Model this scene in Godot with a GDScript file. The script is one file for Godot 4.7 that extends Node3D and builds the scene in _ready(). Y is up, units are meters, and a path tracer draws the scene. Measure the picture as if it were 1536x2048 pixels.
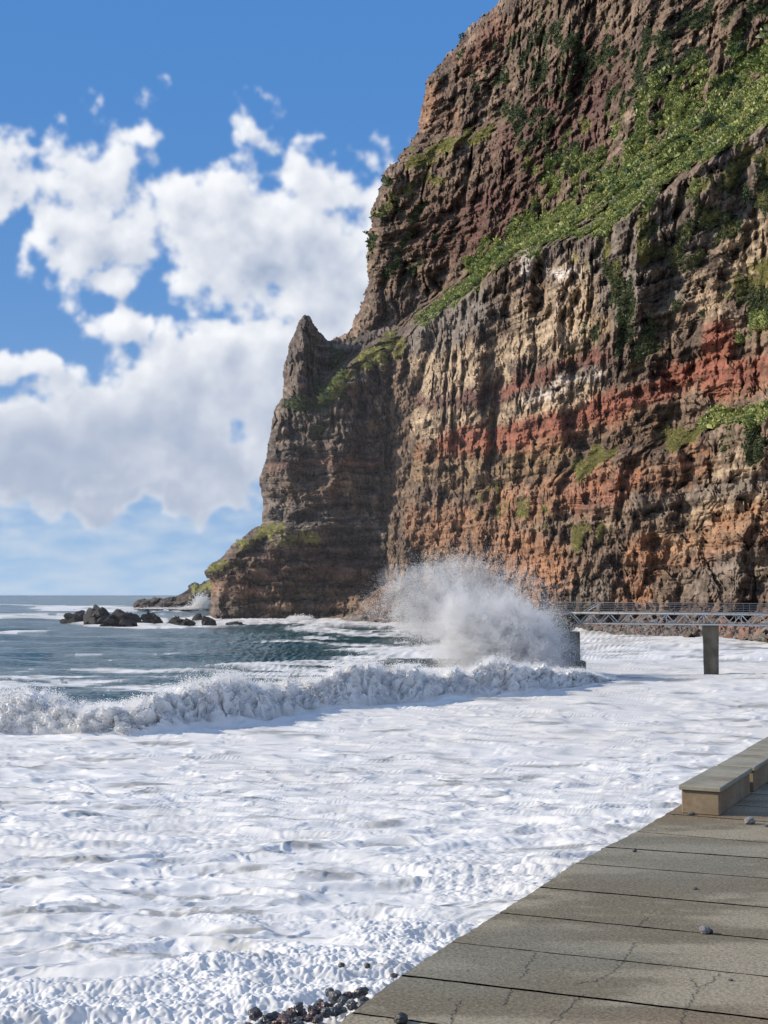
extends Node3D
# Atlantic cove: surf, a layered cliff, a footbridge on piers, a concrete quay with benches.
# Pixel pairs below are read off the photograph; depth comes from what each thing stands on.

const FOC := 2500.0          # focal length in photograph pixels
const EYE := Vector3(0, 7.0, 0)
const QUAY := 3.5            # height of the quay above the sea
var pitch := atan(166.0 / FOC)
var rng := RandomNumberGenerator.new()
var names := {}

# ------------------------------------------------------------------ helpers
func ray(u: float, v: float) -> Vector3:
	var a := (u - 768.0) / FOC
	var b := (1024.0 - v) / FOC
	return Vector3(a, sin(pitch) + b * cos(pitch), -cos(pitch) + b * sin(pitch))

func on_level(u: float, v: float, y: float) -> Vector3:
	var d := ray(u, v)
	return EYE + d * ((y - EYE.y) / d.y)

func at_depth(u: float, v: float, t: float) -> Vector3:
	return EYE + ray(u, v) * t

func noise(s: int, wavelength: float, octaves := 1, kind := 0) -> FastNoiseLite:
	var n := FastNoiseLite.new()
	n.seed = s
	n.noise_type = FastNoiseLite.TYPE_SIMPLEX_SMOOTH if kind < 2 else FastNoiseLite.TYPE_CELLULAR
	n.frequency = 1.0 / wavelength
	if octaves > 1:
		n.fractal_type = FastNoiseLite.FRACTAL_RIDGED if kind == 1 else FastNoiseLite.FRACTAL_FBM
		n.fractal_octaves = octaves
	else:
		n.fractal_type = FastNoiseLite.FRACTAL_NONE
	if kind == 2:
		n.cellular_return_type = FastNoiseLite.RETURN_DISTANCE
	return n

func table(t: Array, x: float) -> float:
	if x <= t[0][0]:
		return t[0][1]
	for i in range(1, t.size()):
		if x <= t[i][0]:
			var f: float = (x - t[i - 1][0]) / (t[i][0] - t[i - 1][0])
			return lerpf(t[i - 1][1], t[i][1], f)
	return t[-1][1]

func lin(r: float, g: float, b: float) -> Color:
	return Color(r, g, b)

func flat_mat(c: Color, rough := 0.9, vertex := false) -> StandardMaterial3D:
	var m := StandardMaterial3D.new()
	m.albedo_color = c.linear_to_srgb() if not vertex else Color.WHITE
	m.roughness = rough
	m.vertex_color_use_as_albedo = vertex
	return m

func numbered(called: String) -> String:
	var k: int = names.get(called, -1) + 1
	names[called] = k
	return called if k == 0 else "%s_%03d" % [called, k]

func tag(o: Node, label: String, category: String, group := "", kind := "") -> Node:
	if label: o.set_meta("label", label)
	if category: o.set_meta("category", category)
	if group: o.set_meta("group", group)
	if kind: o.set_meta("kind", kind)
	return o

func thing(called: String, label: String, category: String, at := Vector3.ZERO, group := "") -> Node3D:
	var o := Node3D.new()
	o.name = numbered(called)
	add_child(o)
	o.position = at
	tag(o, label, category, group)
	return o

func put(called: String, mesh: Mesh, mat: Material, parent: Node = null) -> MeshInstance3D:
	var o := MeshInstance3D.new()
	o.mesh = mesh
	if mat: o.material_override = mat
	if parent == null:
		o.name = numbered(called)
		add_child(o)
	else:
		o.name = called
		parent.add_child(o, true)
	return o

func grid_mesh(pos: PackedVector3Array, col: PackedColorArray, idx: PackedInt32Array, nrm := PackedVector3Array()) -> ArrayMesh:
	# keeps only the vertices that are used
	var map := PackedInt32Array(); map.resize(pos.size()); map.fill(-1)
	var p := PackedVector3Array(); var c := PackedColorArray(); var nn := PackedVector3Array()
	var out := PackedInt32Array(); out.resize(idx.size())
	var smooth := nrm.size() > 0
	for i in idx.size():
		var k := idx[i]
		if map[k] < 0:
			map[k] = p.size()
			p.append(pos[k]); c.append(col[k])
			if smooth: nn.append(nrm[k])
		out[i] = map[k]
	var a := []; a.resize(Mesh.ARRAY_MAX)
	a[Mesh.ARRAY_VERTEX] = p; a[Mesh.ARRAY_COLOR] = c; a[Mesh.ARRAY_INDEX] = out
	if smooth: a[Mesh.ARRAY_NORMAL] = nn
	var m := ArrayMesh.new()
	m.add_surface_from_arrays(Mesh.PRIMITIVE_TRIANGLES, a)
	return m

func grid_normals(pos: PackedVector3Array, nc: int, nr: int) -> PackedVector3Array:
	var n := PackedVector3Array(); n.resize(pos.size())
	for r in nr:
		var r0 := maxi(r - 1, 0) * nc
		var r1 := mini(r + 1, nr - 1) * nc
		for c in nc:
			var a := pos[r * nc + mini(c + 1, nc - 1)] - pos[r * nc + maxi(c - 1, 0)]
			var b := pos[r1 + c] - pos[r0 + c]
			var k := a.cross(b)
			n[r * nc + c] = k.normalized()
	return n

func box_bevel(size: Vector3, b: float) -> ArrayMesh:
	# a box whose twelve edges are chamfered by b
	var st := SurfaceTool.new(); st.begin(Mesh.PRIMITIVE_TRIANGLES)
	st.set_smooth_group(-1)
	var h := size / 2
	var pts := func(ax: int, s: float) -> Array:
		var o := []
		var i1 := (ax + 1) % 3; var i2 := (ax + 2) % 3
		for k in [[-1, -1], [1, -1], [1, 1], [-1, 1]]:
			var p := Vector3.ZERO
			p[ax] = h[ax] * s; p[i1] = (h[i1] - b) * k[0]; p[i2] = (h[i2] - b) * k[1]
			o.append(p)
		return o
	var quad := func(q: Array):
		var n: Vector3 = (q[1] - q[0]).cross(q[2] - q[0])
		var c: Vector3 = (q[0] + q[1] + q[2]) / 3.0
		var order := [0, 2, 1, 0, 3, 2] if n.dot(c) > 0 else [0, 1, 2, 0, 2, 3]
		for k in order: st.add_vertex(q[k] if q.size() > k else q[2])
	for ax in 3:
		for s in [-1.0, 1.0]: quad.call(pts.call(ax, s))
	for ax in 3:
		var i1 := (ax + 1) % 3; var i2 := (ax + 2) % 3
		for s1 in [-1.0, 1.0]:
			for s2 in [-1.0, 1.0]:
				var e := []
				for k in [[-1, 0], [1, 0], [1, 1], [-1, 1]]:
					var p := Vector3.ZERO
					p[ax] = (h[ax] - b) * k[0]
					p[i1] = (h[i1] if k[1] == 0 else h[i1] - b) * s1
					p[i2] = (h[i2] - b if k[1] == 0 else h[i2]) * s2
					e.append(p)
				quad.call(e)
	for sx in [-1.0, 1.0]:
		for sy in [-1.0, 1.0]:
			for sz in [-1.0, 1.0]:
				var s := Vector3(sx, sy, sz)
				var a := Vector3(h.x, h.y - b, h.z - b) * s
				var c := Vector3(h.x - b, h.y, h.z - b) * s
				var d := Vector3(h.x - b, h.y - b, h.z) * s
				var n := (c - a).cross(d - a)
				if n.dot(s) > 0:
					st.add_vertex(a); st.add_vertex(d); st.add_vertex(c)
				else:
					st.add_vertex(a); st.add_vertex(c); st.add_vertex(d)
	st.generate_normals()
	return st.commit()

func bar(a: Vector3, b: Vector3, r: float, sides := 6) -> ArrayMesh:
	var st := SurfaceTool.new(); st.begin(Mesh.PRIMITIVE_TRIANGLES)
	var d := (b - a).normalized()
	var x := d.cross(Vector3.UP if absf(d.y) < 0.9 else Vector3.RIGHT).normalized()
	var y := d.cross(x)
	for k in sides:
		var p := TAU * (k + 0.5) / sides
		var q := TAU * (k + 1.5) / sides
		var o := (x * cos(p) + y * sin(p)) * r
		var e := (x * cos(q) + y * sin(q)) * r
		for w in [a + o, b + o, b + e, a + o, b + e, a + e]: st.add_vertex(w)
		for w in [a, a + o, a + e]: st.add_vertex(w)
		for w in [b, b + e, b + o]: st.add_vertex(w)
	st.generate_normals()
	return st.commit()

func rock_mesh(s: int, size: Vector3, rough: float, n: int, flatten := 0.0, facets := 0.0) -> ArrayMesh:
	# a cube-sphere pushed in and out by noise, standing on y = 0
	var nz := noise(s, 0.9, 4)
	var cut := RandomNumberGenerator.new(); cut.seed = s
	var planes := []
	for k in int(facets):
		var d := Vector3(cut.randf_range(-1, 1), cut.randf_range(-0.3, 1), cut.randf_range(-1, 1)).normalized()
		planes.append([d, cut.randf_range(0.55, 0.85)])
	var st := SurfaceTool.new(); st.begin(Mesh.PRIMITIVE_TRIANGLES)
	st.set_smooth_group(-1 if facets > 0 else 0)
	for f in 6:
		var ax := f / 2
		var sg := 1.0 if f % 2 == 0 else -1.0
		var g := []
		for i in n + 1:
			for j in n + 1:
				var p := Vector3.ZERO
				p[ax] = sg; p[(ax + 1) % 3] = (2.0 * i / n - 1.0); p[(ax + 2) % 3] = (2.0 * j / n - 1.0) * sg
				p = p.normalized()
				var q := p * (1.0 + rough * nz.get_noise_3dv(p * 1.3 + Vector3(s * 7.3, 0, 0)))
				for w in planes:
					var over: float = q.dot(w[0]) - w[1]
					if over > 0: q -= w[0] * over * 0.9
				if flatten > 0 and q.y < -flatten: q.y = -flatten + (q.y + flatten) * 0.15
				g.append(Vector3(q.x * size.x / 2, q.y * size.y / 2, q.z * size.z / 2))
		for i in n:
			for j in n:
				var a: Vector3 = g[i * (n + 1) + j]; var b: Vector3 = g[(i + 1) * (n + 1) + j]
				var c: Vector3 = g[(i + 1) * (n + 1) + j + 1]; var d: Vector3 = g[i * (n + 1) + j + 1]
				for w in [a, c, b, a, d, c]: st.add_vertex(w)
	if n > 5 and facets == 0: st.index()
	st.generate_normals()
	return st.commit()

func many(called: String, mesh: Mesh, mat: Material, xf: Array, cols: PackedColorArray, parent: Node = null) -> MultiMeshInstance3D:
	var mm := MultiMesh.new()
	mm.transform_format = MultiMesh.TRANSFORM_3D
	mm.use_colors = cols.size() > 0
	mm.mesh = mesh
	mm.instance_count = xf.size()
	for i in xf.size():
		mm.set_instance_transform(i, xf[i])
		if cols.size() > 0: mm.set_instance_color(i, cols[i])
	var o := MultiMeshInstance3D.new()
	o.multimesh = mm
	o.material_override = mat
	if parent == null:
		o.name = numbered(called); add_child(o)
	else:
		o.name = called; parent.add_child(o, true)
	return o

# ------------------------------------------------------------------ sky
func cloud_at(u: float, v: float, n1: FastNoiseLite, n2: FastNoiseLite, blobs: Array, d: Vector3) -> float:
	var q3 := Vector3(u, v, 0.0) / FOC
	var wu := n1.get_noise_3dv(q3) * 60.0
	var wv := n1.get_noise_3dv(q3 + Vector3(3.1, 1.7, 0.4)) * 45.0
	var f := n2.get_noise_3dv(q3 + Vector3(0, 0, 0.3))
	var best := -1.0
	for b in blobs:
		var x: float = (u + wu - b[0]) / b[2]
		var y: float = (v + wv - b[1]) / b[3]
		var q: float = b[4] * (1.0 - 0.8 * sqrt(x * x + y * y))
		best = maxf(best, q) + 0.10 * maxf(0.0, 0.3 - absf(best - q))
	return best + 0.78 * f

func make_sky() -> Sky:
	# cloud masses as ellipses: centre, radii in photograph pixels seen from the quay, fullness
	var blobs := [
		[-20, 340, 75, 85, 0.9], [285, 285, 64, 60, 0.42], [515, 285, 36, 66, 0.42], [525, 340, 40, 50, 0.36],
		[175, 370, 120, 75, 1.0], [190, 470, 115, 80, 1.0], [235, 560, 70, 60, 0.6],
		[420, 410, 120, 70, 1.0], [520, 480, 220, 120, 1.3], [650, 390, 95, 85, 0.9], [660, 560, 190, 130, 1.3], [470, 590, 110, 60, 0.7], [800, 500, 160, 150, 1.0],
		[243, 655, 52, 42, 0.9], [400, 740, 190, 90, 1.2], [540, 700, 120, 70, 1.0], [290, 830, 200, 110, 1.3], [620, 800, 220, 120, 1.2],
		[80, 860, 190, 80, 1.2], [35, 735, 62, 34, 0.8], [150, 940, 300, 70, 1.1], [380, 930, 200, 80, 0.9], [485, 920, 50, 45, 0.7], [200, 990, 440, 34, 0.95], [60, 900, 260, 70, 1.1]]
	var n1 := noise(11, 0.05, 4)
	var n2 := noise(12, 0.042, 6)
	var ng := noise(14, 0.5, 4)
	var W := 4096; var H := 2048
	var shade := func(px: float, py: float) -> Color:
		var az := px / W * TAU
		var el := (0.5 - py / H) * PI
		var d := Vector3(sin(az) * cos(el), sin(el), -cos(az) * cos(el))
		var y := maxf(d.y, 0.0)
		# clear air: deep blue aloft, pale at the horizon
		var k := pow(1.0 - y, 5.5)
		var c := Color(0.068, 0.228, 0.57).lerp(Color(0.33, 0.51, 0.74), k)
		c = c.lerp(Color(0.40, 0.56, 0.76), pow(1.0 - y, 26.0))
		if d.y < -0.02: return c
		# clouds: the masses read from the photograph, elsewhere more of the same kind
		var fz := -d.z * cos(pitch) + d.y * sin(pitch)
		var u := 99999.0; var v := 99999.0
		if fz > 0.3:
			u = 768.0 + FOC * d.x / fz
			v = 1024.0 - FOC * (d.y * cos(pitch) + d.z * sin(pitch)) / fz
		var inner := u > -900.0 and u < 2300.0 and v > -700.0
		var dens := -1.0; var up := 0.0
		if inner:
			dens = cloud_at(u, v, n1, n2, blobs, d)
			up = cloud_at(u - 26.0, v - 34.0, n1, n2, blobs, (d + Vector3(-0.010, 0.0135, 0)).normalized())
		var fade := clampf((absf(u - 700.0) - 800.0) / 500.0, 0.0, 1.0) if inner else 1.0
		if fade > 0.0:
			var g := ng.get_noise_3dv(Vector3(d.x, d.y * 2.2, d.z)) * 1.9 + 0.42 - minf(absf(y - 0.16) * 2.2, 0.55) + 0.6 * n2.get_noise_3dv(d)
			var g2 := g - (0.5 * n2.get_noise_3dv((d + Vector3(-0.010, 0.0135, 0)).normalized()))
			dens = lerpf(dens, g, fade)
			up = lerpf(up, g2, fade)
		var a := smoothstep(-0.02, 0.40, dens)
		var thick := clampf(dens * 0.62, 0.0, 1.0)
		# side towards the sun is bright, deep cores and undersides greyer
		var lit := clampf(0.86 - 0.62 * (up - dens * 0.62) - 0.34 * thick, 0.0, 1.0)
		var low := smoothstep(0.21, 0.09, y)
		lit *= 1.0 - 0.72 * low * clampf(dens * 1.25, 0.0, 1.0)
		var cc := Color(0.36, 0.43, 0.57).lerp(Color(0.93, 0.94, 0.96), lit)
		a *= 0.96
		# thin veil low down
		if y < 0.12:
			var veil := smoothstep(0.12, 0.06, y) * clampf(0.35 + 0.9 * n2.get_noise_3dv(Vector3(d.x, d.y * 3.0, d.z)), 0.0, 1.0)
			c = c.lerp(Color(0.55, 0.64, 0.76), veil * 0.85)
		return c.lerp(cc, a)
	# the whole sphere at an eighth of the size, then the part before the camera in full
	var small := Image.create(W / 8, H / 8, false, Image.FORMAT_RGBF)
	for y in H / 8:
		if y > H / 16 + 4:
			for x in W / 8: small.set_pixel(x, y, Color(0.40, 0.56, 0.76))
			continue
		for x in W / 8:
			small.set_pixel(x, y, shade.call(x * 8 + 4.0, y * 8 + 4.0))
	small.resize(W, H, Image.INTERPOLATE_BILINEAR)
	for y in range(640, 1030):
		for x in range(-230, 230):
			small.set_pixel(posmod(x, W), y, shade.call(x + 0.5, y + 0.5))
	var pm := PanoramaSkyMaterial.new()
	pm.panorama = ImageTexture.create_from_image(small)
	var s := Sky.new()
	s.sky_material = pm
	return s

# ------------------------------------------------------------------ rock faces
# marks on a face: [kind, strength, half-width, points...] in face coordinates
func paint_map(strokes: Array, u0: float, v0: float, step: float, nx: int, ny: int) -> Dictionary:
	var out := {}
	for s in strokes:
		var kind: String = s[0]
		if not out.has(kind):
			var z := PackedFloat32Array(); z.resize(nx * ny); out[kind] = z
		var m: PackedFloat32Array = out[kind]
		var strength: float = s[1]; var hw: float = s[2]
		for k in range(3, s.size() - 1 if s.size() > 4 else s.size()):
			var a := Vector2(s[k][0], s[k][1])
			var b := Vector2(s[k + 1][0], s[k + 1][1]) if s.size() > 4 else a
			var reach := hw * 1.6
			var x0 := maxi(0, int((minf(a.x, b.x) - reach - u0) / step)); var x1 := mini(nx - 1, int((maxf(a.x, b.x) + reach - u0) / step) + 1)
			var y0 := maxi(0, int((minf(a.y, b.y) - reach - v0) / step)); var y1 := mini(ny - 1, int((maxf(a.y, b.y) + reach - v0) / step) + 1)
			for y in range(y0, y1 + 1):
				for x in range(x0, x1 + 1):
					var p := Vector2(u0 + x * step, v0 + y * step)
					var q := p if a == b else Geometry2D.get_closest_point_to_segment(p, a, b)
					if a == b: q = a
					var d := p.distance_to(q) / hw
					var f := strength * (1.0 - smoothstep(0.55, 1.5, d))
					var i := y * nx + x
					if f > m[i]: m[i] = f
		out[kind] = m
	return out

func rock_colors() -> Dictionary:
	return {
		"tan": lin(0.40, 0.305, 0.21), "ochre": lin(0.29, 0.20, 0.115), "red": lin(0.245, 0.102, 0.070), "orange": lin(0.29, 0.158, 0.095),
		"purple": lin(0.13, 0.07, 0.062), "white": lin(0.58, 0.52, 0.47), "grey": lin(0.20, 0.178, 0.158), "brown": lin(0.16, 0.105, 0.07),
		"green": lin(0.15, 0.18, 0.06), "grass": lin(0.21, 0.20, 0.065), "moss": lin(0.07, 0.085, 0.035)}

var plants: Array = []     # [place, kind, size] gathered while the faces are built

func face_sheet(called: String, outline: PackedVector2Array, step: float, depth: Callable, strokes: Array, seed_: int, relief: float, rim: float, base: Array, plant_rate: float) -> MeshInstance3D:
	# a rock face: a fine grid pushed back and forth along the line of sight into buttresses, beds and columns
	var lo := outline[0]; var hi := outline[0]
	for p in outline:
		lo = lo.min(p); hi = hi.max(p)
	var nc := int((hi.x - lo.x) / step) + 1
	var nr := int((hi.y - lo.y) / step) + 1
	var ms := 8.0
	var mx := int((hi.x - lo.x) / ms) + 2; var my := int((hi.y - lo.y) / ms) + 2
	var maps := paint_map(strokes, lo.x, lo.y, ms, mx, my)
	var kinds := []
	for k in ["grey", "brown", "purple", "ochre", "tan", "orange", "red", "white", "moss", "grass", "green"]:
		if maps.has(k): kinds.append(k)
	var rc := rock_colors()
	# distance to the outline, coarse
	var edge := PackedFloat32Array(); edge.resize(mx * my)
	for y in my:
		for x in mx:
			var p := Vector2(lo.x + x * ms, lo.y + y * ms)
			var d := 1e9
			for k in outline.size():
				var q := Geometry2D.get_closest_point_to_segment(p, outline[k], outline[(k + 1) % outline.size()])
				d = minf(d, p.distance_to(q))
			edge[y * mx + x] = d if Geometry2D.is_point_in_polygon(p, outline) else -d
	var n_big := noise(seed_, 26.0, 3)
	var n_col := noise(seed_ + 1, 2.7, 3, 1)
	var n_mid := noise(seed_ + 2, 7.0, 4)
	var n_fine := noise(seed_ + 3, 1.25, 3)
	var n_crag := noise(seed_ + 10, 3.4, 3, 1)
	var n_step := noise(seed_ + 11, 7.0, 2)
	var n_zone := noise(seed_ + 12, 34.0, 2)
	var n_fiss := noise(seed_ + 14, 7.5, 2, 1)
	var n_vast := noise(seed_ + 13, 70.0, 2)
	var n_bed := noise(seed_ + 4, 1.9, 3)
	var n_hue := noise(seed_ + 5, 14.0, 4)
	var n_tone := noise(seed_ + 6, 1.3, 3)
	var n_warp := noise(seed_ + 7, 9.0, 3)
	var n_cell := noise(seed_ + 8, 2.1, 1, 2)
	var n_veg := noise(seed_ + 9, 8.0, 5)
	var pos := PackedVector3Array(); pos.resize(nc * nr)
	var col := PackedColorArray(); col.resize(nc * nr)
	var inside := PackedByteArray(); inside.resize(nc * nr)
	var w := {}
	for r in nr:
		var v := lo.y + r * step
		for c in nc:
			var u := lo.x + c * step
			var i := r * nc + c
			var gx := (u - lo.x) / ms; var gy := (v - lo.y) / ms
			var ix := int(gx); var iy := int(gy)
			var j := iy * mx + ix
			var fx := gx - ix; var fy := gy - iy
			var e := lerpf(lerpf(edge[j], edge[j + 1], fx), lerpf(edge[j + mx], edge[j + mx + 1], fx), fy)
			if e < -14.0: continue
			var t: float = depth.call(u, v)
			var p := at_depth(u, v, t)
			var nf := n_fine.get_noise_3dv(p)
			var nm := n_mid.get_noise_3dv(p)
			var ee := e + rim * (nm * 9.0 + nf * 4.0)
			if rim > 0.0 and ee < 0.0: continue
			inside[i] = 1
			# marks, looked up with a wobble so that beds have ragged edges
			var wob := n_warp.get_noise_3dv(p)
			var su := clampf(gx + wob * 2.6 + nf * 1.0, 0.0, mx - 1.001); var sv := clampf(gy + wob * 1.6 - nf * 1.3 + nm * 1.2, 0.0, my - 1.001)
			var qx := int(su); var qy := int(sv); var q := qy * mx + qx
			var ax := su - qx; var ay := sv - qy
			var veg := 0.0; var tuff := 0.0
			var hue := n_hue.get_noise_3dv(p)
			var tone := n_tone.get_noise_3d(p.x, p.y * 0.6, p.z)
			var cl: Color = base[0].lerp(base[1], smoothstep(-0.35, 0.4, hue + tone * 0.5))
			cl = cl.lerp(base[2], smoothstep(0.1, 0.55, nm + nf * 0.4))
			for k in kinds:
				var m: PackedFloat32Array = maps[k]
				var f := lerpf(lerpf(m[q], m[q + 1], ax), lerpf(m[q + mx], m[q + mx + 1], ax), ay)
				if f <= 0.01: continue
				if k == "green" or k == "grass" or k == "moss":
					f = smoothstep(0.28, 0.62, f + n_veg.get_noise_3dv(p) * 1.15 + nf * 0.15 - 0.12)
					if f > 0.5 and rng.randf() < plant_rate * f * (1.0 if k != "moss" else 0.7):
						w[i] = k
					veg = maxf(veg, f)
				else:
					f = clampf(f * (1.0 + 0.5 * tone + 0.35 * hue), 0.0, 1.0) if k == "red" else clampf(f * (0.92 + 1.3 * tone + 1.0 * hue + 0.5 * nm), 0.0, 1.0)
					if k == "red" or k == "orange" or k == "white": tuff = maxf(tuff, f)
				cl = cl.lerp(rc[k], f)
			# relief: buttresses, upright columns, bedding, broken blocks
			var big := n_big.get_noise_3d(p.x, p.y * 0.45, p.z)
			var colu := n_col.get_noise_3d(p.x * 1.1 + wob * 1.5, p.y * 0.22, p.z * 0.6)
			var bed := n_bed.get_noise_3d(p.x * 0.08, p.y - p.x * 0.02 + wob * 0.8, p.z * 0.05)
			var cell := n_cell.get_noise_3d(p.x, p.y * 0.55, p.z)
			var hard := 1.0 - 0.55 * veg
			var zone := n_zone.get_noise_3dv(p)
			var crag := n_crag.get_noise_3d(p.x, p.y * 0.8, p.z)
			# broken ledges: a slow field cut into steps
			var sq := n_step.get_noise_3d(p.x * 0.8, p.y * 1.25, p.z * 0.8) * 4.5 + nm * 0.9
			var fl := floorf(sq)
			var step_ := fl + smoothstep(0.72, 1.0, sq - fl)
			var upright := smoothstep(-0.25, 0.2, zone) * lerpf(0.3, 1.0, smoothstep(40.0, 54.0, p.y + wob * 6.0))
			var disp := n_vast.get_noise_3d(p.x, p.y * 0.7, p.z) * 11.0 + big * 8.5 - colu * 1.55 * hard * (1.0 - 0.5 * tuff) * upright
			disp += bed * (0.55 + 0.9 * (1.0 - upright)) + nm * 1.9 - crag * 0.85 * hard + step_ * 0.85 * hard + (cell + 0.4) * 0.8 * hard + nf * 0.55
			# deep upright fissures in the massive lava, overhanging lips on the thinner flows
			disp += 3.0 * smoothstep(0.42, 0.85, n_fiss.get_noise_3d(p.x + wob * 2.5, p.y * 0.10, p.z * 0.7)) * hard * (0.3 + 0.7 * upright)
			var bz := (p.y + wob * 3.0 + nm * 1.6) / 5.2
			disp += 2.0 * (1.0 - (bz - floorf(bz))) * hard * (1.0 - 0.65 * upright)
			disp *= relief
			if rim > 0.0:
				var z := clampf(1.0 - ee / 30.0, 0.0, 1.0)
				disp += rim * 26.0 * z * z * z
			pos[i] = at_depth(u, v, t + disp)
			# stone grain: lighter and darker chips
			var g := clampf(1.0 + 0.42 * tone + 0.40 * nf + (0.22 * smoothstep(0.12, 0.4, -bed) - 0.34 * smoothstep(0.12, 0.4, bed)) * (1.0 - veg) * (1.2 - 0.7 * upright), 0.4, 1.8)
			col[i] = Color(cl.r * g, cl.g * g, cl.b * g)
	for i in w:
		plants.append([pos[i], w[i]])
	var idx := PackedInt32Array()
	for r in nr - 1:
		for c in nc - 1:
			var a := r * nc + c
			var b := a + 1
			var d := a + nc
			var e := d + 1
			if inside[a] + inside[b] + inside[d] + inside[e] == 4:
				idx.append(a); idx.append(b); idx.append(e)
				idx.append(a); idx.append(e); idx.append(d)
			elif inside[a] and inside[b] and inside[d]:
				idx.append(a); idx.append(b); idx.append(d)
			elif inside[b] and inside[d] and inside[e]:
				idx.append(b); idx.append(e); idx.append(d)
			elif inside[a] and inside[b] and inside[e]:
				idx.append(a); idx.append(b); idx.append(e)
			elif inside[a] and inside[d] and inside[e]:
				idx.append(a); idx.append(e); idx.append(d)
	var o := put(called, grid_mesh(pos, col, idx), rock_mat)
	o.set_meta("kind", "structure")
	return o

var rock_mat: StandardMaterial3D

func ledge_y(line: Array, u: float) -> float:
	return table(line, u)

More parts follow.
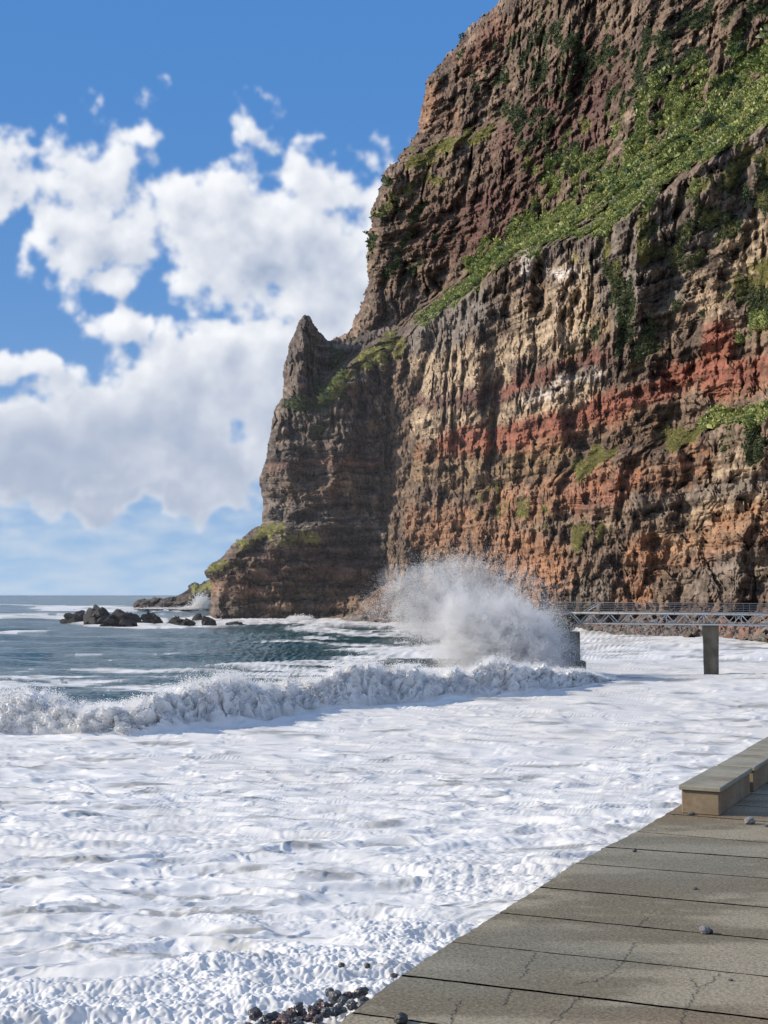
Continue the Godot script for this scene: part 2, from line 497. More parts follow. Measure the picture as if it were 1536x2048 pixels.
func make_cliffs():
	rock_mat = flat_mat(Color.WHITE, 0.93, true)
	rock_mat.metallic_specular = 0.25
	var low := [[500, 420.0], [600, 400.0], [700, 368.0], [830, 326.0], [1000, 281.0], [1150, 246.0], [1300, 219.0], [1536, 191.0], [1900, 166.0], [2300, 150.0]]
	var high := [[600, 412.0], [735, 386.0], [800, 380.0], [900, 366.0], [1000, 346.0], [1150, 306.0], [1300, 270.0], [1536, 236.0], [1900, 206.0], [2300, 190.0]]
	var l1 := [[560, 800.0], [640, 800.0], [700, 740.0], [785, 690.0], [840, 640.0], [930, 580.0], [1000, 520.0], [1100, 475.0], [1200, 440.0], [1300, 365.0], [1420, 290.0], [1536, 215.0], [1700, 130.0], [2000, -30.0]]
	var l2 := [[700, 360.0], [800, 318.0], [900, 285.0], [990, 258.0], [1100, 235.0], [2000, 100.0]]
	var l3 := [[1000, 990.0], [1140, 950.0], [1210, 915.0], [1330, 890.0], [1440, 842.0], [1536, 825.0], [1900, 790.0]]
	var depth := func(u: float, v: float) -> float:
		var a := table(low, u)
		var b := table(high, u)
		var h := (1225.0 - v) / FOC
		var lower := a * (1.0 + 0.20 * h)
		# a debris apron at the foot
		lower -= 9.0 * smoothstep(1215.0, 1290.0, v)
		var w3 := smoothstep(980.0, 1150.0, u)
		lower += 6.0 * w3 * smoothstep(16.0, -22.0, v - table(l3, u))
		var upper := b * (1.0 + 0.36 * maxf(0.0, h - 0.18))
		upper += 7.0 * smoothstep(10.0, -26.0, v - table(l2, u)) * smoothstep(1250.0, 1000.0, u)
		var wide := lerpf(38.0, 85.0, smoothstep(1050.0, 1300.0, u))
		var k := smoothstep(wide * 0.5, -wide, v - table(l1, u))
		var t := lerpf(lower, upper, k)
		# hollows: a sea-cave mouth, a slot under the rim, a niche
		t += 5.0 * exp(-pow((u - 968.0) / 13.0, 2) - pow((v - 972.0) / 11.0, 2))
		t += 6.0 * exp(-pow((u - 1078.0) / 13.0, 4) - pow((v - 575.0) / 48.0, 4))
		t += 5.0 * exp(-pow((u - 872.0) / 26.0, 4) - pow((v - 592.0) / 18.0, 4))
		t += 6.0 * exp(-pow((u - 852.0 + (v - 730.0) * 0.25) / 16.0, 2) - pow((v - 730.0) / 80.0, 4))
		return t
	var strokes := [
		
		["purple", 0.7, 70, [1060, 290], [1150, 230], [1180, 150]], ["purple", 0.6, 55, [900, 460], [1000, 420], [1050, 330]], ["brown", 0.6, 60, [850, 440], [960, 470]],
		["orange", 0.55, 22, [855, 165], [860, 240], [900, 240]], ["red", 0.4, 26, [940, 130], [1000, 60]],
		["grey", 0.5, 60, [1130, 500], [1250, 480], [1330, 560], [1250, 600]], ["grey", 0.45, 70, [1300, 480], [1420, 430], [1536, 330], [1700, 280]], ["grey", 0.6, 40, [840, 680], [960, 610]],
		["tan", 0.8, 34, [1070, 640], [1150, 600], [1140, 540]], ["tan", 0.85, 30, [850, 740], [960, 720], [1060, 690], [1150, 660]], ["tan", 0.8, 26, [860, 770], [1000, 740]], ["tan", 0.8, 24, [960, 850], [1100, 815], [1180, 785]], ["tan", 0.75, 40, [1490, 520], [1536, 460], [1700, 400]], ["tan", 0.5, 30, [1400, 560], [1440, 640]],
		["tan", 0.8, 26, [850, 850], [930, 850]], ["ochre", 0.8, 22, [1130, 700], [1200, 650]], ["ochre", 0.55, 30, [860, 940], [960, 960], [1100, 900]],
		["white", 0.7, 12, [1045, 545], [1055, 520]], ["white", 0.75, 11, [1110, 545], [1150, 545]], ["white", 0.4, 12, [1060, 800], [1120, 775], [1200, 745]],
		["purple", 0.9, 13, [840, 800], [980, 790], [1080, 750], [1210, 715]], ["red", 0.5, 12, [990, 785], [1080, 748], [1200, 712]],
		["red", 0.95, 22, [900, 885], [1050, 865], [1160, 835], [1280, 790], [1390, 745]], ["orange", 0.9, 18, [850, 905], [960, 895], [1090, 880], [1200, 840], [1280, 805]], ["red", 0.95, 26, [1320, 770], [1380, 750]], ["red", 0.95, 30, [1425, 740], [1440, 670], [1432, 720]], ["red", 0.85, 28, [1430, 770], [1500, 740], [1560, 730], [1700, 690]], ["orange", 0.7, 16, [1440, 790], [1530, 770]],
		["purple", 0.8, 9, [1090, 840], [1000, 860], [920, 872]], ["brown", 0.7, 36, [1060, 930], [1180, 880], [1300, 850]],
		["orange", 0.85, 34, [1000, 1010], [1100, 1000], [1180, 960], [1270, 950]], ["red", 0.5, 30, [1160, 1000], [1260, 960]], ["orange", 0.8, 30, [1330, 960], [1400, 920], [1370, 900]], ["tan", 0.6, 26, [1430, 940], [1480, 920]],
		["orange", 0.6, 44, [860, 1050], [960, 1060], [1040, 1110]], ["orange", 0.9, 40, [1030, 1100], [1110, 1130], [1090, 1160]], ["orange", 0.9, 34, [1270, 1160], [1290, 1100]], ["tan", 0.8, 34, [1340, 1080], [1430, 1040], [1540, 1020], [1700, 990]], ["orange", 0.6, 40, [1340, 1100], [1450, 1060], [1540, 1040], [1700, 1010]], ["orange", 0.75, 14, [1250, 1200], [1300, 1195]],
		["grey", 0.5, 26, [1130, 1170], [1200, 1190], [1240, 1160]], ["grey", 0.42, 50, [1400, 1150], [1536, 1140], [1750, 1130]], ["grey", 0.4, 24, [1300, 1010], [1420, 985], [1540, 960], [1750, 930]], ["brown", 0.6, 30, [900, 1130], [1000, 1170]], ["grey", 0.8, 20, [1100, 1250], [1250, 1262], [1400, 1270], [1750, 1285]],
		["green", 0.72, 62, [1240, 370], [1340, 310], [1440, 250], [1536, 190], [1750, 90]], ["green", 0.62, 66, [1300, 250], [1400, 200], [1536, 110], [1750, 0]], ["green", 0.8, 34, [1040, 470], [1110, 450], [1190, 440]], ["green", 0.85, 22, [960, 530], [1040, 480]], ["green", 0.8, 12, [840, 640], [900, 600], [960, 550]], ["green", 0.6, 40, [1120, 350], [1200, 330], [1300, 260]], ["green", 0.55, 30, [1200, 400], [1240, 440]],
		["grass", 0.40, 90, [1150, 330], [1300, 300], [1450, 170], [1600, 110]], ["grass", 0.34, 80, [1250, 480], [1400, 430], [1536, 330]], ["moss", 0.45, 80, [1100, 110], [1250, 150], [1420, 80], [1600, 60]], ["moss", 0.6, 40, [1040, 240], [1180, 320]], ["moss", 0.55, 60, [1340, 480], [1480, 400], [1600, 330]], ["moss", 0.5, 50, [1240, 560], [1330, 620], [1230, 670]], ["moss", 0.32, 60, [800, 400], [780, 520]], ["moss", 0.3, 46, [900, 100], [980, 150]],
		["grass", 0.75, 14, [820, 325], [900, 290], [980, 262]], ["grass", 0.6, 12, [760, 420], [820, 380], [870, 350]], ["grass", 0.6, 26, [1460, 580], [1536, 540]], ["green", 0.5, 24, [1470, 670], [1560, 650]], ["moss", 0.4, 30, [1480, 600], [1540, 610]],
		["grass", 0.9, 20, [1165, 930], [1215, 910]], ["grass", 0.85, 16, [1340, 880], [1400, 860], [1450, 840]], ["green", 0.8, 22, [1420, 845], [1500, 835], [1600, 820]], ["moss", 0.55, 30, [1460, 880], [1536, 900]], ["grass", 0.4, 30, [980, 1000], [1180, 1080]],
		["grass", 0.75, 18, [690, 745], [740, 715], [790, 690]]]
	var outline := PackedVector2Array([Vector2(1010, -60), Vector2(1000, 5), Vector2(950, 42), Vector2(905, 100), Vector2(850, 155), Vector2(843, 215), Vector2(836, 255), Vector2(800, 310), Vector2(765, 348), Vector2(755, 385), Vector2(740, 420), Vector2(735, 510), Vector2(733, 570), Vector2(712, 630), Vector2(695, 668), Vector2(640, 690), Vector2(640, 1300), Vector2(1800, 1300), Vector2(1800, -260), Vector2(1200, -260)])
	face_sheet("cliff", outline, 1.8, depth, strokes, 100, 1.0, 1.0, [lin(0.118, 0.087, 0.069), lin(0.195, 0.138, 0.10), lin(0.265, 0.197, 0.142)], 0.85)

	# headland running out to sea, facing away from the sun
	var hd := [[380, 352.0], [415, 352.0], [520, 350.0], [640, 348.0], [760, 350.0], [830, 364.0], [900, 394.0]]
	var hdepth := func(u: float, v: float) -> float:
		var t := table(hd, u)
		var h := (1235.0 - v) / FOC
		t *= 1.0 + 0.10 * h
		t += 5.0 * smoothstep(8.0, -20.0, v - (1055.0 + (u - 560.0) * -0.03)) * smoothstep(860.0, 700.0, u)   # the ledge below the wall
		t += 14.0 * smoothstep(10.0, -40.0, v - table(l1, u)) * smoothstep(600.0, 650.0, u)  # saddle behind the green ramp
		t -= 5.0 * exp(-pow((u - 600.0 - (v - 640.0) * 0.02) / 22.0, 2)) * smoothstep(830.0, 760.0, v)     # spine of the pinnacle
		t -= 4.0 * exp(-pow((u - 690.0) / 26.0, 2)) * smoothstep(720.0, 800.0, v) * smoothstep(1040.0, 960.0, v)
		t -= 7.0 * smoothstep(1120.0, 1235.0, v) * smoothstep(640.0, 760.0, u)
		return t
	var hs := [
		
		["red", 0.3, 12, [540, 935], [640, 930], [760, 925], [830, 915]], ["brown", 0.6, 30, [600, 990], [740, 1000], [820, 980]], ["grey", 0.5, 40, [570, 1030], [720, 1010]],
		["orange", 0.45, 24, [440, 1170], [500, 1180], [500, 1200]], ["brown", 0.7, 50, [480, 1150], [620, 1180], [720, 1150]], ["purple", 0.5, 40, [560, 1120], [700, 1120]],
		["tan", 0.5, 12, [690, 960], [690, 975]], ["tan", 0.4, 14, [760, 800], [750, 860]], ["grey", 0.5, 16, [560, 1060], [700, 1048], [760, 1050]],
		["grass", 0.95, 13, [480, 1085], [510, 1068], [560, 1058]], ["grass", 0.75, 10, [412, 1135], [440, 1122]], ["grass", 0.5, 14, [560, 1075], [640, 1070]],
		["grass", 0.9, 17, [650, 790], [700, 745], [745, 712], [800, 685]], ["moss", 0.75, 30, [620, 800], [660, 780]], ["moss", 0.4, 36, [640, 700], [690, 690], [690, 720]], ["moss", 0.45, 40, [560, 820], [620, 860]], ["green", 0.5, 10, [640, 805], [690, 750]]]
	var ho := PackedVector2Array([Vector2(614, 622), Vector2(626, 640), Vector2(640, 664), Vector2(655, 682), Vector2(675, 676), Vector2(700, 680), Vector2(740, 660), Vector2(900, 640), Vector2(900, 1300), Vector2(400, 1300), Vector2(416, 1236), Vector2(420, 1200), Vector2(424, 1165), Vector2(405, 1150), Vector2(406, 1138), Vector2(440, 1118), Vector2(470, 1085), Vector2(500, 1060), Vector2(524, 1050), Vector2(526, 1000), Vector2(516, 965), Vector2(529, 930), Vector2(540, 860), Vector2(552, 812), Vector2(566, 790), Vector2(566, 740), Vector2(576, 690), Vector2(590, 660), Vector2(602, 636)])
	face_sheet("headland", ho, 1.8, hdepth, hs, 200, 1.2, 0.5, [lin(0.10, 0.082, 0.072), lin(0.17, 0.13, 0.105), lin(0.23, 0.18, 0.14)], 0.5)

	# scree fan in the corner
	var sdepth := func(u: float, v: float) -> float:
		return 318.0 + (1245.0 - v) * 0.19 + absf(u - 800.0) * 0.05
	face_sheet("scree_slope", PackedVector2Array([Vector2(670, 1245), Vector2(715, 1215), Vector2(745, 1185), Vector2(775, 1165), Vector2(820, 1150), Vector2(880, 1190), Vector2(960, 1270), Vector2(700, 1270)]), 1.8, sdepth, [["grey", 0.7, 14, [690, 1240], [760, 1235], [850, 1238]]], 300, 0.34, 0.5, [lin(0.13, 0.088, 0.066), lin(0.18, 0.12, 0.088), lin(0.21, 0.16, 0.125)], 0.0)

	# low rocky point farther out
	var fdepth := func(u: float, v: float) -> float:
		return 560.0 + (u - 340.0) * -0.25 + (1215.0 - v) * 0.5
	face_sheet("far_point", PackedVector2Array([Vector2(262, 1222), Vector2(268, 1204), Vector2(283, 1196), Vector2(300, 1200), Vector2(312, 1194), Vector2(330, 1197), Vector2(338, 1190), Vector2(352, 1193), Vector2(362, 1184), Vector2(372, 1183), Vector2(376, 1166), Vector2(388, 1163), Vector2(398, 1168), Vector2(412, 1160), Vector2(440, 1150), Vector2(470, 1150), Vector2(470, 1222)]), 1.6, fdepth, [["grass", 0.8, 9, [385, 1182], [415, 1172], [440, 1164]]], 400, 1.0, 0.45, [lin(0.05, 0.045, 0.045), lin(0.085, 0.072, 0.066), lin(0.12, 0.10, 0.085)], 0.03)

func tuft_mesh(s: int, leaves: int, long: float, wide: float, droop: float) -> ArrayMesh:
	var r := RandomNumberGenerator.new(); r.seed = s
	var st := SurfaceTool.new(); st.begin(Mesh.PRIMITIVE_TRIANGLES)
	for k in leaves:
		var a := r.randf() * TAU
		var tilt := r.randf_range(0.1, 1.25)
		var d := Vector3(cos(a) * sin(tilt), cos(tilt), sin(a) * sin(tilt))
		var o := Vector3(r.randf_range(-0.3, 0.3), r.randf_range(-0.1, 0.25), r.randf_range(-0.3, 0.3))
		var l := long * r.randf_range(0.6, 1.15)
		var side := d.cross(Vector3(r.randf_range(-1, 1), r.randf_range(-1, 1), r.randf_range(-1, 1))).normalized() * wide * r.randf_range(0.6, 1.2)
		var m := o + d * l * 0.55
		var e := o + d * l + Vector3(0, -droop * l, 0)
		for q in [o, m + side, m - side, m + side, e, m - side]: st.add_vertex(q)
	st.generate_normals()
	return st.commit()

func make_plants():
	var leafy := tuft_mesh(5, 22, 0.75, 0.17, 0.15)
	var grassy := tuft_mesh(6, 26, 0.8, 0.06, 0.25)
	var m := flat_mat(Color.WHITE, 0.75, true)
	m.backlight_enabled = true
	m.backlight = Color(0.35, 0.4, 0.2)
	m.cull_mode = BaseMaterial3D.CULL_DISABLED
	var nb := noise(77, 12.0, 3)
	var sets := {"green": [[], PackedColorArray()], "grass": [[], PackedColorArray()], "moss": [[], PackedColorArray()]}
	for p in plants:
		var at: Vector3 = p[0]
		var k: String = p[1]
		var s := rng.randf_range(0.35, 0.85) * (1.2 if k == "green" else 0.6 if k == "grass" else 0.8)
		if rng.randf() < 0.06: s *= rng.randf_range(1.5, 2.6)
		var far := at.length() / 250.0
		s *= lerpf(1.0, far, 0.5)
		var b := Basis(Vector3.UP, rng.randf() * TAU) * Basis(Vector3(1, 0, 0), rng.randf_range(-0.4, 0.4))
		var toward := (EYE - at).normalized()
		at += Vector3(toward.x, 0, toward.z) * 0.25
		sets[k][0].append(Transform3D(b.scaled(Vector3.ONE * s), at))
		var t := nb.get_noise_3dv(at)
		var c: Color
		if k == "green":
			c = lin(0.19, 0.235, 0.07).lerp(lin(0.42, 0.42, 0.14), clampf(0.5 + t + rng.randf_range(-0.4, 0.4), 0, 1))
			if rng.randf() < 0.16: c = lin(0.06, 0.10, 0.04)
			if rng.randf() < 0.05: c = lin(0.46, 0.43, 0.22)
		elif k == "grass":
			c = lin(0.23, 0.23, 0.07).lerp(lin(0.30, 0.25, 0.11), rng.randf())
		else:
			c = lin(0.055, 0.078, 0.034).lerp(lin(0.13, 0.135, 0.06), rng.randf())
		sets[k][1].append(c)
	for k in [["green", "leafy_ground_cover", leafy, "bright green leafy ground cover on the cliff benches"], ["grass", "dry_grass", grassy, "yellow green grass tufts along the rock ledges"], ["moss", "cliff_scrub", leafy, "low dark green scrub scattered over the rock face"]]:
		if sets[k[0]][0].size() > 8:
			var o := many(k[1], k[2], m, sets[k[0]][0], sets[k[0]][1])
			tag(o, k[3], "vegetation", "", "stuff")

func make_shrubs():
	# larger bushes that stand out on the face; each with a stem and its own crown
	var spots := [[1045, 238, 26, "round dark shrub on the ledge below the brown upper crag"], [1085, 232, 22, "low wide dark shrub right beside the round ledge shrub"], [1155, 350, 24, "dark shrub in the hollow above the leafy bench"], [1310, 243, 20, "solitary dark shrub at the top edge of the bright green slope"], [1425, 255, 28, "broad dark shrub in the middle of the bright green slope"], [1510, 395, 40, "largest dark bush, hanging over grey rock below the green slope"], [1075, 420, 18, "small dark shrub at the foot of the leafy bench"], [870, 480, 12, "tiny dark bush on the shaded upper wall"], [1490, 100, 22, "dark bush high on the crag above the green slope"], [1000, 100, 18, "grey green bush under the brown overhang near the summit edge"], [1235, 110, 24, "dark bush beneath the dark crag at the cliff top"]]
	var mat := flat_mat(Color.WHITE, 0.8, true)
	mat.backlight_enabled = true
	mat.backlight = Color(0.25, 0.3, 0.15)
	mat.cull_mode = BaseMaterial3D.CULL_DISABLED
	var bark := flat_mat(lin(0.10, 0.075, 0.055), 0.9)
	for s in spots:
		var at := cliff_point(s[0], s[1])
		var r: float = s[2] * at.length() / FOC * 0.8
		var o := thing("cliff_shrub", s[3], "shrub", at, "shrubs on the cliff")
		put("stem", bar(Vector3(0.5, -1.0, -1.2), Vector3(0, r * 0.5, 0.2), 0.09, 5), bark, o)
		var st := SurfaceTool.new(); st.begin(Mesh.PRIMITIVE_TRIANGLES)
		var lumps := []
		for k in 9:
			lumps.append([Vector3(rng.randf_range(-0.75, 0.75), rng.randf_range(0.1, 0.75), rng.randf_range(-0.4, 0.5)) * r, rng.randf_range(0.3, 0.5) * r])
		for k in 1500:
			var l: Array = lumps[k % 9]
			var d := Vector3(rng.randfn(), rng.randfn(), rng.randfn()).normalized()
			var p: Vector3 = l[0] + d * l[1] * pow(rng.randf(), 0.35)
			var sd := Vector3(rng.randfn(), rng.randfn(), rng.randfn()).normalized() * 0.15
			var e := d.cross(sd).normalized() * 0.26 + d * 0.12
			var c := lin(0.04, 0.068, 0.028).lerp(lin(0.085, 0.11, 0.045), rng.randf())
			for q in [p - sd, p + e, p + sd]:
				st.set_color(c); st.add_vertex(q)
		st.generate_normals()
		put("crown", st.commit(), mat, o)

func cliff_point(u: float, v: float) -> Vector3:
	var best := Vector3.ZERO; var bd := 1e9
	var d := ray(u, v).normalized()
	var m: ArrayMesh = get_node("cliff").mesh
	if cliff_pts.is_empty(): cliff_pts = m.surface_get_arrays(0)[Mesh.ARRAY_VERTEX]
	for p in cliff_pts:
		var k := (p - EYE).normalized().distance_squared_to(d)
		if k < bd: bd = k; best = p
	return best
var cliff_pts := PackedVector3Array()

# ------------------------------------------------------------------ sea
var toe := [[-400, 1474.0], [0, 1468.0], [150, 1471.0], [300, 1470.0], [420, 1456.0], [500, 1445.0], [600, 1428.0], [700, 1417.0], [800, 1408.0], [900, 1400.0], [1000, 1393.0], [1100, 1383.0], [1200, 1366.0], [1300, 1352.0], [2000, 1330.0]]
var amp := [[-400, 1.35], [0, 1.45], [300, 1.75], [700, 1.9], [1000, 2.0], [1080, 1.8], [1160, 1.1], [1230, 0.0]]

func beach(d: float) -> float:
	return 1.4 * (1.0 - smoothstep(12.0, 58.0, d))

func in_ellipses(list: Array, u: float, v: float) -> float:
	var best := 0.0
	for b in list:
		var x: float = (u - b[0]) / b[2]
		var y: float = (v - b[1]) / b[3]
		var q := x * x + y * y
		if q < 1.6:
			best = maxf(best, b[4] * (1.0 - smoothstep(0.4, 1.6, q)))
	return best

func edge_line() -> Array:
	var o := []
	for p in [[540, 2128], [660, 2048], [800, 1950], [901, 1884], [1000, 1825], [1077, 1774], [1150, 1726], [1209, 1694], [1272, 1663], [1357, 1627]]:
		o.append(on_level(p[0], p[1], QUAY))
	var d: Vector3 = (o[-1] - o[-3]).normalized()
	o.append(o[-1] + Vector3(5.88 - 4.70, 0, -2.3).normalized() * 60.0)
	o.push_front(o[0] - d * 12.0)
	return o

var crest: Array = []      # places and normals on the breaking wave

func make_sea():
	var us := PackedFloat32Array()
	var u := -420.0
	while u < 2000.0:
		us.append(u)
		u += 2.7 if u > -20.0 and u < 1556.0 else 10.0
	var nc := us.size()
	var N1 := 780; var N2 := 130; var N3 := 190
	var nr := N1 + N2 + N3
	var pos := PackedVector3Array(); pos.resize(nc * nr)
	var col := PackedColorArray(); col.resize(nc * nr)
	var foam := PackedFloat32Array(); foam.resize(nc * nr)
	var crest_at := PackedInt32Array()
	var n_swell := noise(21, 30.0, 2); var n_chop := noise(22, 5.0, 3); var n_rip := noise(23, 1.1, 3)
	var n_mask := noise(24, 9.0, 3); var n_lump := noise(25, 0.75, 2, 1); var n_crumb := noise(26, 0.32, 3)
	var n_smooth := noise(27, 2.6, 2, 1); var n_bulge := noise(28, 1.5, 4); var n_big := noise(29, 4.5, 2)
	var n_streak := noise(30, 4.0, 5); var n_patch := noise(31, 26.0, 3); var n_tint := noise(32, 12.0, 3)
	var n_hole := noise(33, 1.9, 3)
	var n_puff := noise(34, 1.3, 2, 2)
	var n_b1 := noise(35, 1.5); var n_b2 := noise(36, 0.42); var n_b3 := noise(37, 0.15)
	# where the sea is white: centre and radii (bearing, dip below the horizon line), coverage
	var white := [[1400, 1330, 420, 80, 1.0], [1500, 1290, 420, 40, 1.0], [1230, 1300, 130, 50, 1.0], [640, 1241, 280, 10, 1.0], [820, 1250, 130, 14, 0.7],
		[470, 1244, 60, 7, 0.9], [100, 1235, 150, 7, 0.7], [300, 1250, 170, 8, 0.8], [180, 1217, 130, 6, 0.75], [380, 1216, 90, 7, 0.95], [60, 1212, 120, 4, 0.35],
		[760, 1262, 180, 14, 0.6], [860, 1310, 190, 22, 0.55], [700, 1332, 260, 20, 0.52], [900, 1345, 240, 24, 0.62], [420, 1340, 240, 14, 0.36], [0, 1360, 260, 14, 0.55], [480, 1375, 300, 12, 0.6], [40, 1268, 60, 6, 0.42], [1000, 1370, 300, 24, 0.8], [700, 1290, 200, 8, 0.4]]
	# where the foam is crumbled rather than smooth
	var churn := [[300, 2050, 520, 95, 1.0], [620, 1960, 330, 70, 0.9], [860, 1860, 160, 50, 0.7], [1000, 1740, 190, 70, 0.85], [1180, 1640, 170, 60, 0.8], [330, 1660, 300, 40, 0.75], [40, 1700, 120, 50, 0.7], [720, 1640, 220, 30, 0.55], [980, 1490, 260, 36, 0.55], [100, 2040, 260, 90, 1.0], [520, 1835, 160, 16, 0.5], [820, 1825, 200, 18, 0.6]]
	# where stirred-up sand clouds the water and dulls the foam
	var silt := [[820, 1350, 260, 50, 0.8], [1000, 1310, 180, 60, 0.5]]
	var sandy := [[1200, 1440, 420, 70, 0.9], [760, 1470, 300, 50, 0.7], [1400, 1330, 260, 70, 0.6], [300, 1510, 380, 30, 0.5], [760, 1560, 260, 40, 0.6], [420, 1640, 300, 40, 0.5]]
	var n_lace := noise(38, 6.0, 3, 1); var n_film := noise(39, 1.1, 3)
	var toes := PackedFloat32Array(); var amps := PackedFloat32Array()
	for c in nc:
		toes.append(7.0 * FOC / (table(toe, us[c]) - 1190.0)); amps.append(table(amp, us[c]))
	for r in nr:
		for c in nc:
			var zc := toes[c]
			var d: float
			if r < N1:
				var va := 2160.0; var vb := 1190.0 + 7.0 * FOC / (zc - 1.6)
				var vv := lerpf(va, vb, float(r) / N1)
				d = 7.0 * FOC / (vv - 1190.0)
				d = lerpf(d * 0.86, d, smoothstep(12.0, 58.0, d))
			elif r < N1 + N2:
				d = zc - 1.6 + 7.6 * float(r - N1) / N2
			else:
				var va2 := 1190.0 + 7.0 * FOC / (zc + 6.0)
				var k := float(r - N1 - N2) / (N3 - 1)
				d = 7.0 * FOC / (lerpf(va2, 1190.75, 1.0 - pow(1.0 - k, 1.15)) - 1190.0)
			var x := (us[c] - 768.0) / FOC * d
			var z := -d
			var far := smoothstep(120.0, 1200.0, d)
			var y := beach(d)
			var dx := 0.0; var dz := 0.0
			var A := amps[c] * (0.92 + 0.42 * n_big.get_noise_2d(x * 0.55, 7.0) + 0.2 * n_bulge.get_noise_2d(x * 0.5, 3.0))
			var w := d - zc                     # distance past the toe of the breaker
			var dip := 1190.0 + 7.0 * FOC / d
			var fm := 0.0
			var cl: Color
			# far off only the longer waves tell: the pattern widens with distance
			var xq := x; var zq := z
			if d > 90.0:
				xq = x * 90.0 / d; zq = -(90.0 + 90.0 * log(d / 90.0))
			var swell := n_swell.get_noise_2d(x * 0.55, z * 1.5) * (1.0 - far)
			var chop := n_chop.get_noise_2d(xq * 0.3, zq)
			if w < 0.0 or us[c] > 1158.0 and d < 135.0:
				# washed foam between the breaker and the shore
				fm = 1.0
				# the pattern widens with distance, as only the longer folds tell there
				var xw := x; var zw := z
				if d > 36.0:
					xw = x * 36.0 / d; zw = -(72.0 - 1296.0 / d)
				var nearby := 1.0 - smoothstep(22.0, 62.0, d)
				var vq := 1190.0 + (7.0 - y) * FOC / d
				var mask := smoothstep(0.15, 1.0, in_ellipses(churn, us[c], vq) + n_mask.get_noise_2d(x * 0.8, z * 1.2) * 0.8)
				var e1 := n_b1.get_noise_2d(xw * 0.6 + chop * 0.8, zw + chop * 0.5)
				e1 = sqrt(e1 * e1 + 0.012) * 2.0
				var e2 := n_b2.get_noise_2d(x * 0.85, z + e1 * 0.3)
				e2 = sqrt(e2 * e2 + 0.008) * 2.0
				var e3 := absf(n_b3.get_noise_2d(x, z)) * 2.0
				var crumb := n_crumb.get_noise_2d(x, z)
				var far_k := lerpf(0.62, 0.9, nearby)
				var k2 := smoothstep(48.0, 26.0, d); var k3 := smoothstep(34.0, 20.0, d)
				y += (chop * 0.10 + swell * 0.10) * far_k
				# folds: sparse rounded wrinkles on the smooth sheet
				var ridge := n_smooth.get_noise_2d(xw * 0.42 + chop * 0.9, zw)
				y += (smoothstep(-0.1, 0.75, ridge) * 0.08 + smoothstep(0.1, 0.66, ridge) * 0.08) * far_k
				# smaller wrinkles and ripples riding on them
				var wr := n_lump.get_noise_2d(xw * 0.42 + e1 * 0.3, zw * 0.85)
				y += smoothstep(0.1, 0.66, wr) * 0.042 * (1.0 - 0.5 * mask)
				var wf := n_smooth.get_noise_2d(xw * 0.6 + 50.0, zw * 1.3 + chop)
				y += smoothstep(0.1, 0.66, wf) * lerpf(0.03, 0.09, 1.0 - k2)
				y += mask * far_k * (e1 * 0.045 + e2 * 0.028 * k2 + e3 * 0.024 * k3 + crumb * 0.045 * k3)
				y += (1.0 - mask) * far_k * (e1 * 0.020 + e2 * 0.007 * k2 + crumb * 0.007 * k3)
				var thin := smoothstep(0.14, 0.42, n_hole.get_noise_2d(xw * 0.30, zw * 1.7))
				var sand := clampf(in_ellipses(sandy, us[c], vq) + n_tint.get_noise_2d(x, z) * 0.8, 0.0, 1.0)
				cl = lin(0.735, 0.73, 0.715).lerp(lin(0.66, 0.63, 0.585), sand * 0.6)
				# thin bubbly film, and slits of grey water with lump shade painted in
				var film := n_film.get_noise_2d(xw * 0.5, zw)
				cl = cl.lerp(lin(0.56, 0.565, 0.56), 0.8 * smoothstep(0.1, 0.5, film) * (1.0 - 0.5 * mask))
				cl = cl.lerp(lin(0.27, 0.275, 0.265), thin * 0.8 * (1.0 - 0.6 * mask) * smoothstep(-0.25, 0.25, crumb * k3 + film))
				if us[c] > 1158.0 and w > 0.0: y += swell * 0.25 * smoothstep(0.0, 10.0, w)
			else:
				# open water with streaks of foam
				var st := n_streak.get_noise_2d(xq * 0.30, zq * 0.8)
				var cover := in_ellipses(white, us[c], dip)
				if A > 0.0: cover = maxf(cover, 0.75 * smoothstep(12.0, 4.0, w))
				fm = cover + st * 0.75 + n_patch.get_noise_2d(x, z) * 0.18 - 0.05
				y += (swell * 0.75 * smoothstep(95.0, 150.0, d) + chop * 0.25 * clampf(d / 90.0, 1.0, 6.0) + n_rip.get_noise_2d(xq * 0.5, zq) * 0.09)
				var deep := lin(0.012, 0.058, 0.062)
				cl = deep.lerp(lin(0.19, 0.18, 0.15), in_ellipses(silt, us[c], dip) * (0.6 + n_patch.get_noise_2d(x, z)))
				fm += 0.55 * smoothstep(0.45, 0.9, n_lace.get_noise_2d(xq * 0.22, zq * 0.7)) * (0.25 + cover)
				cl = cl.lerp(lin(0.30, 0.34, 0.34), clampf(smoothstep(0.18, 0.5, fm), 0.0, 1.0) * 0.7)
				if fm > 0.42:
					cl = lin(0.56, 0.57, 0.56).lerp(lin(0.735, 0.73, 0.72), smoothstep(0.42, 0.75, fm))
					cl = cl.lerp(lin(0.30, 0.30, 0.285), 0.8 * smoothstep(0.08, 0.42, n_hole.get_noise_2d(xq * 0.30, zq * 0.9)))
					y += 0.10 * smoothstep(0.42, 0.8, fm) * (0.4 + n_bulge.get_noise_2d(xq * 0.5, zq * 0.5))
					y += cover * n_big.get_noise_2d(xq * 0.5, zq * 0.6) * 0.45
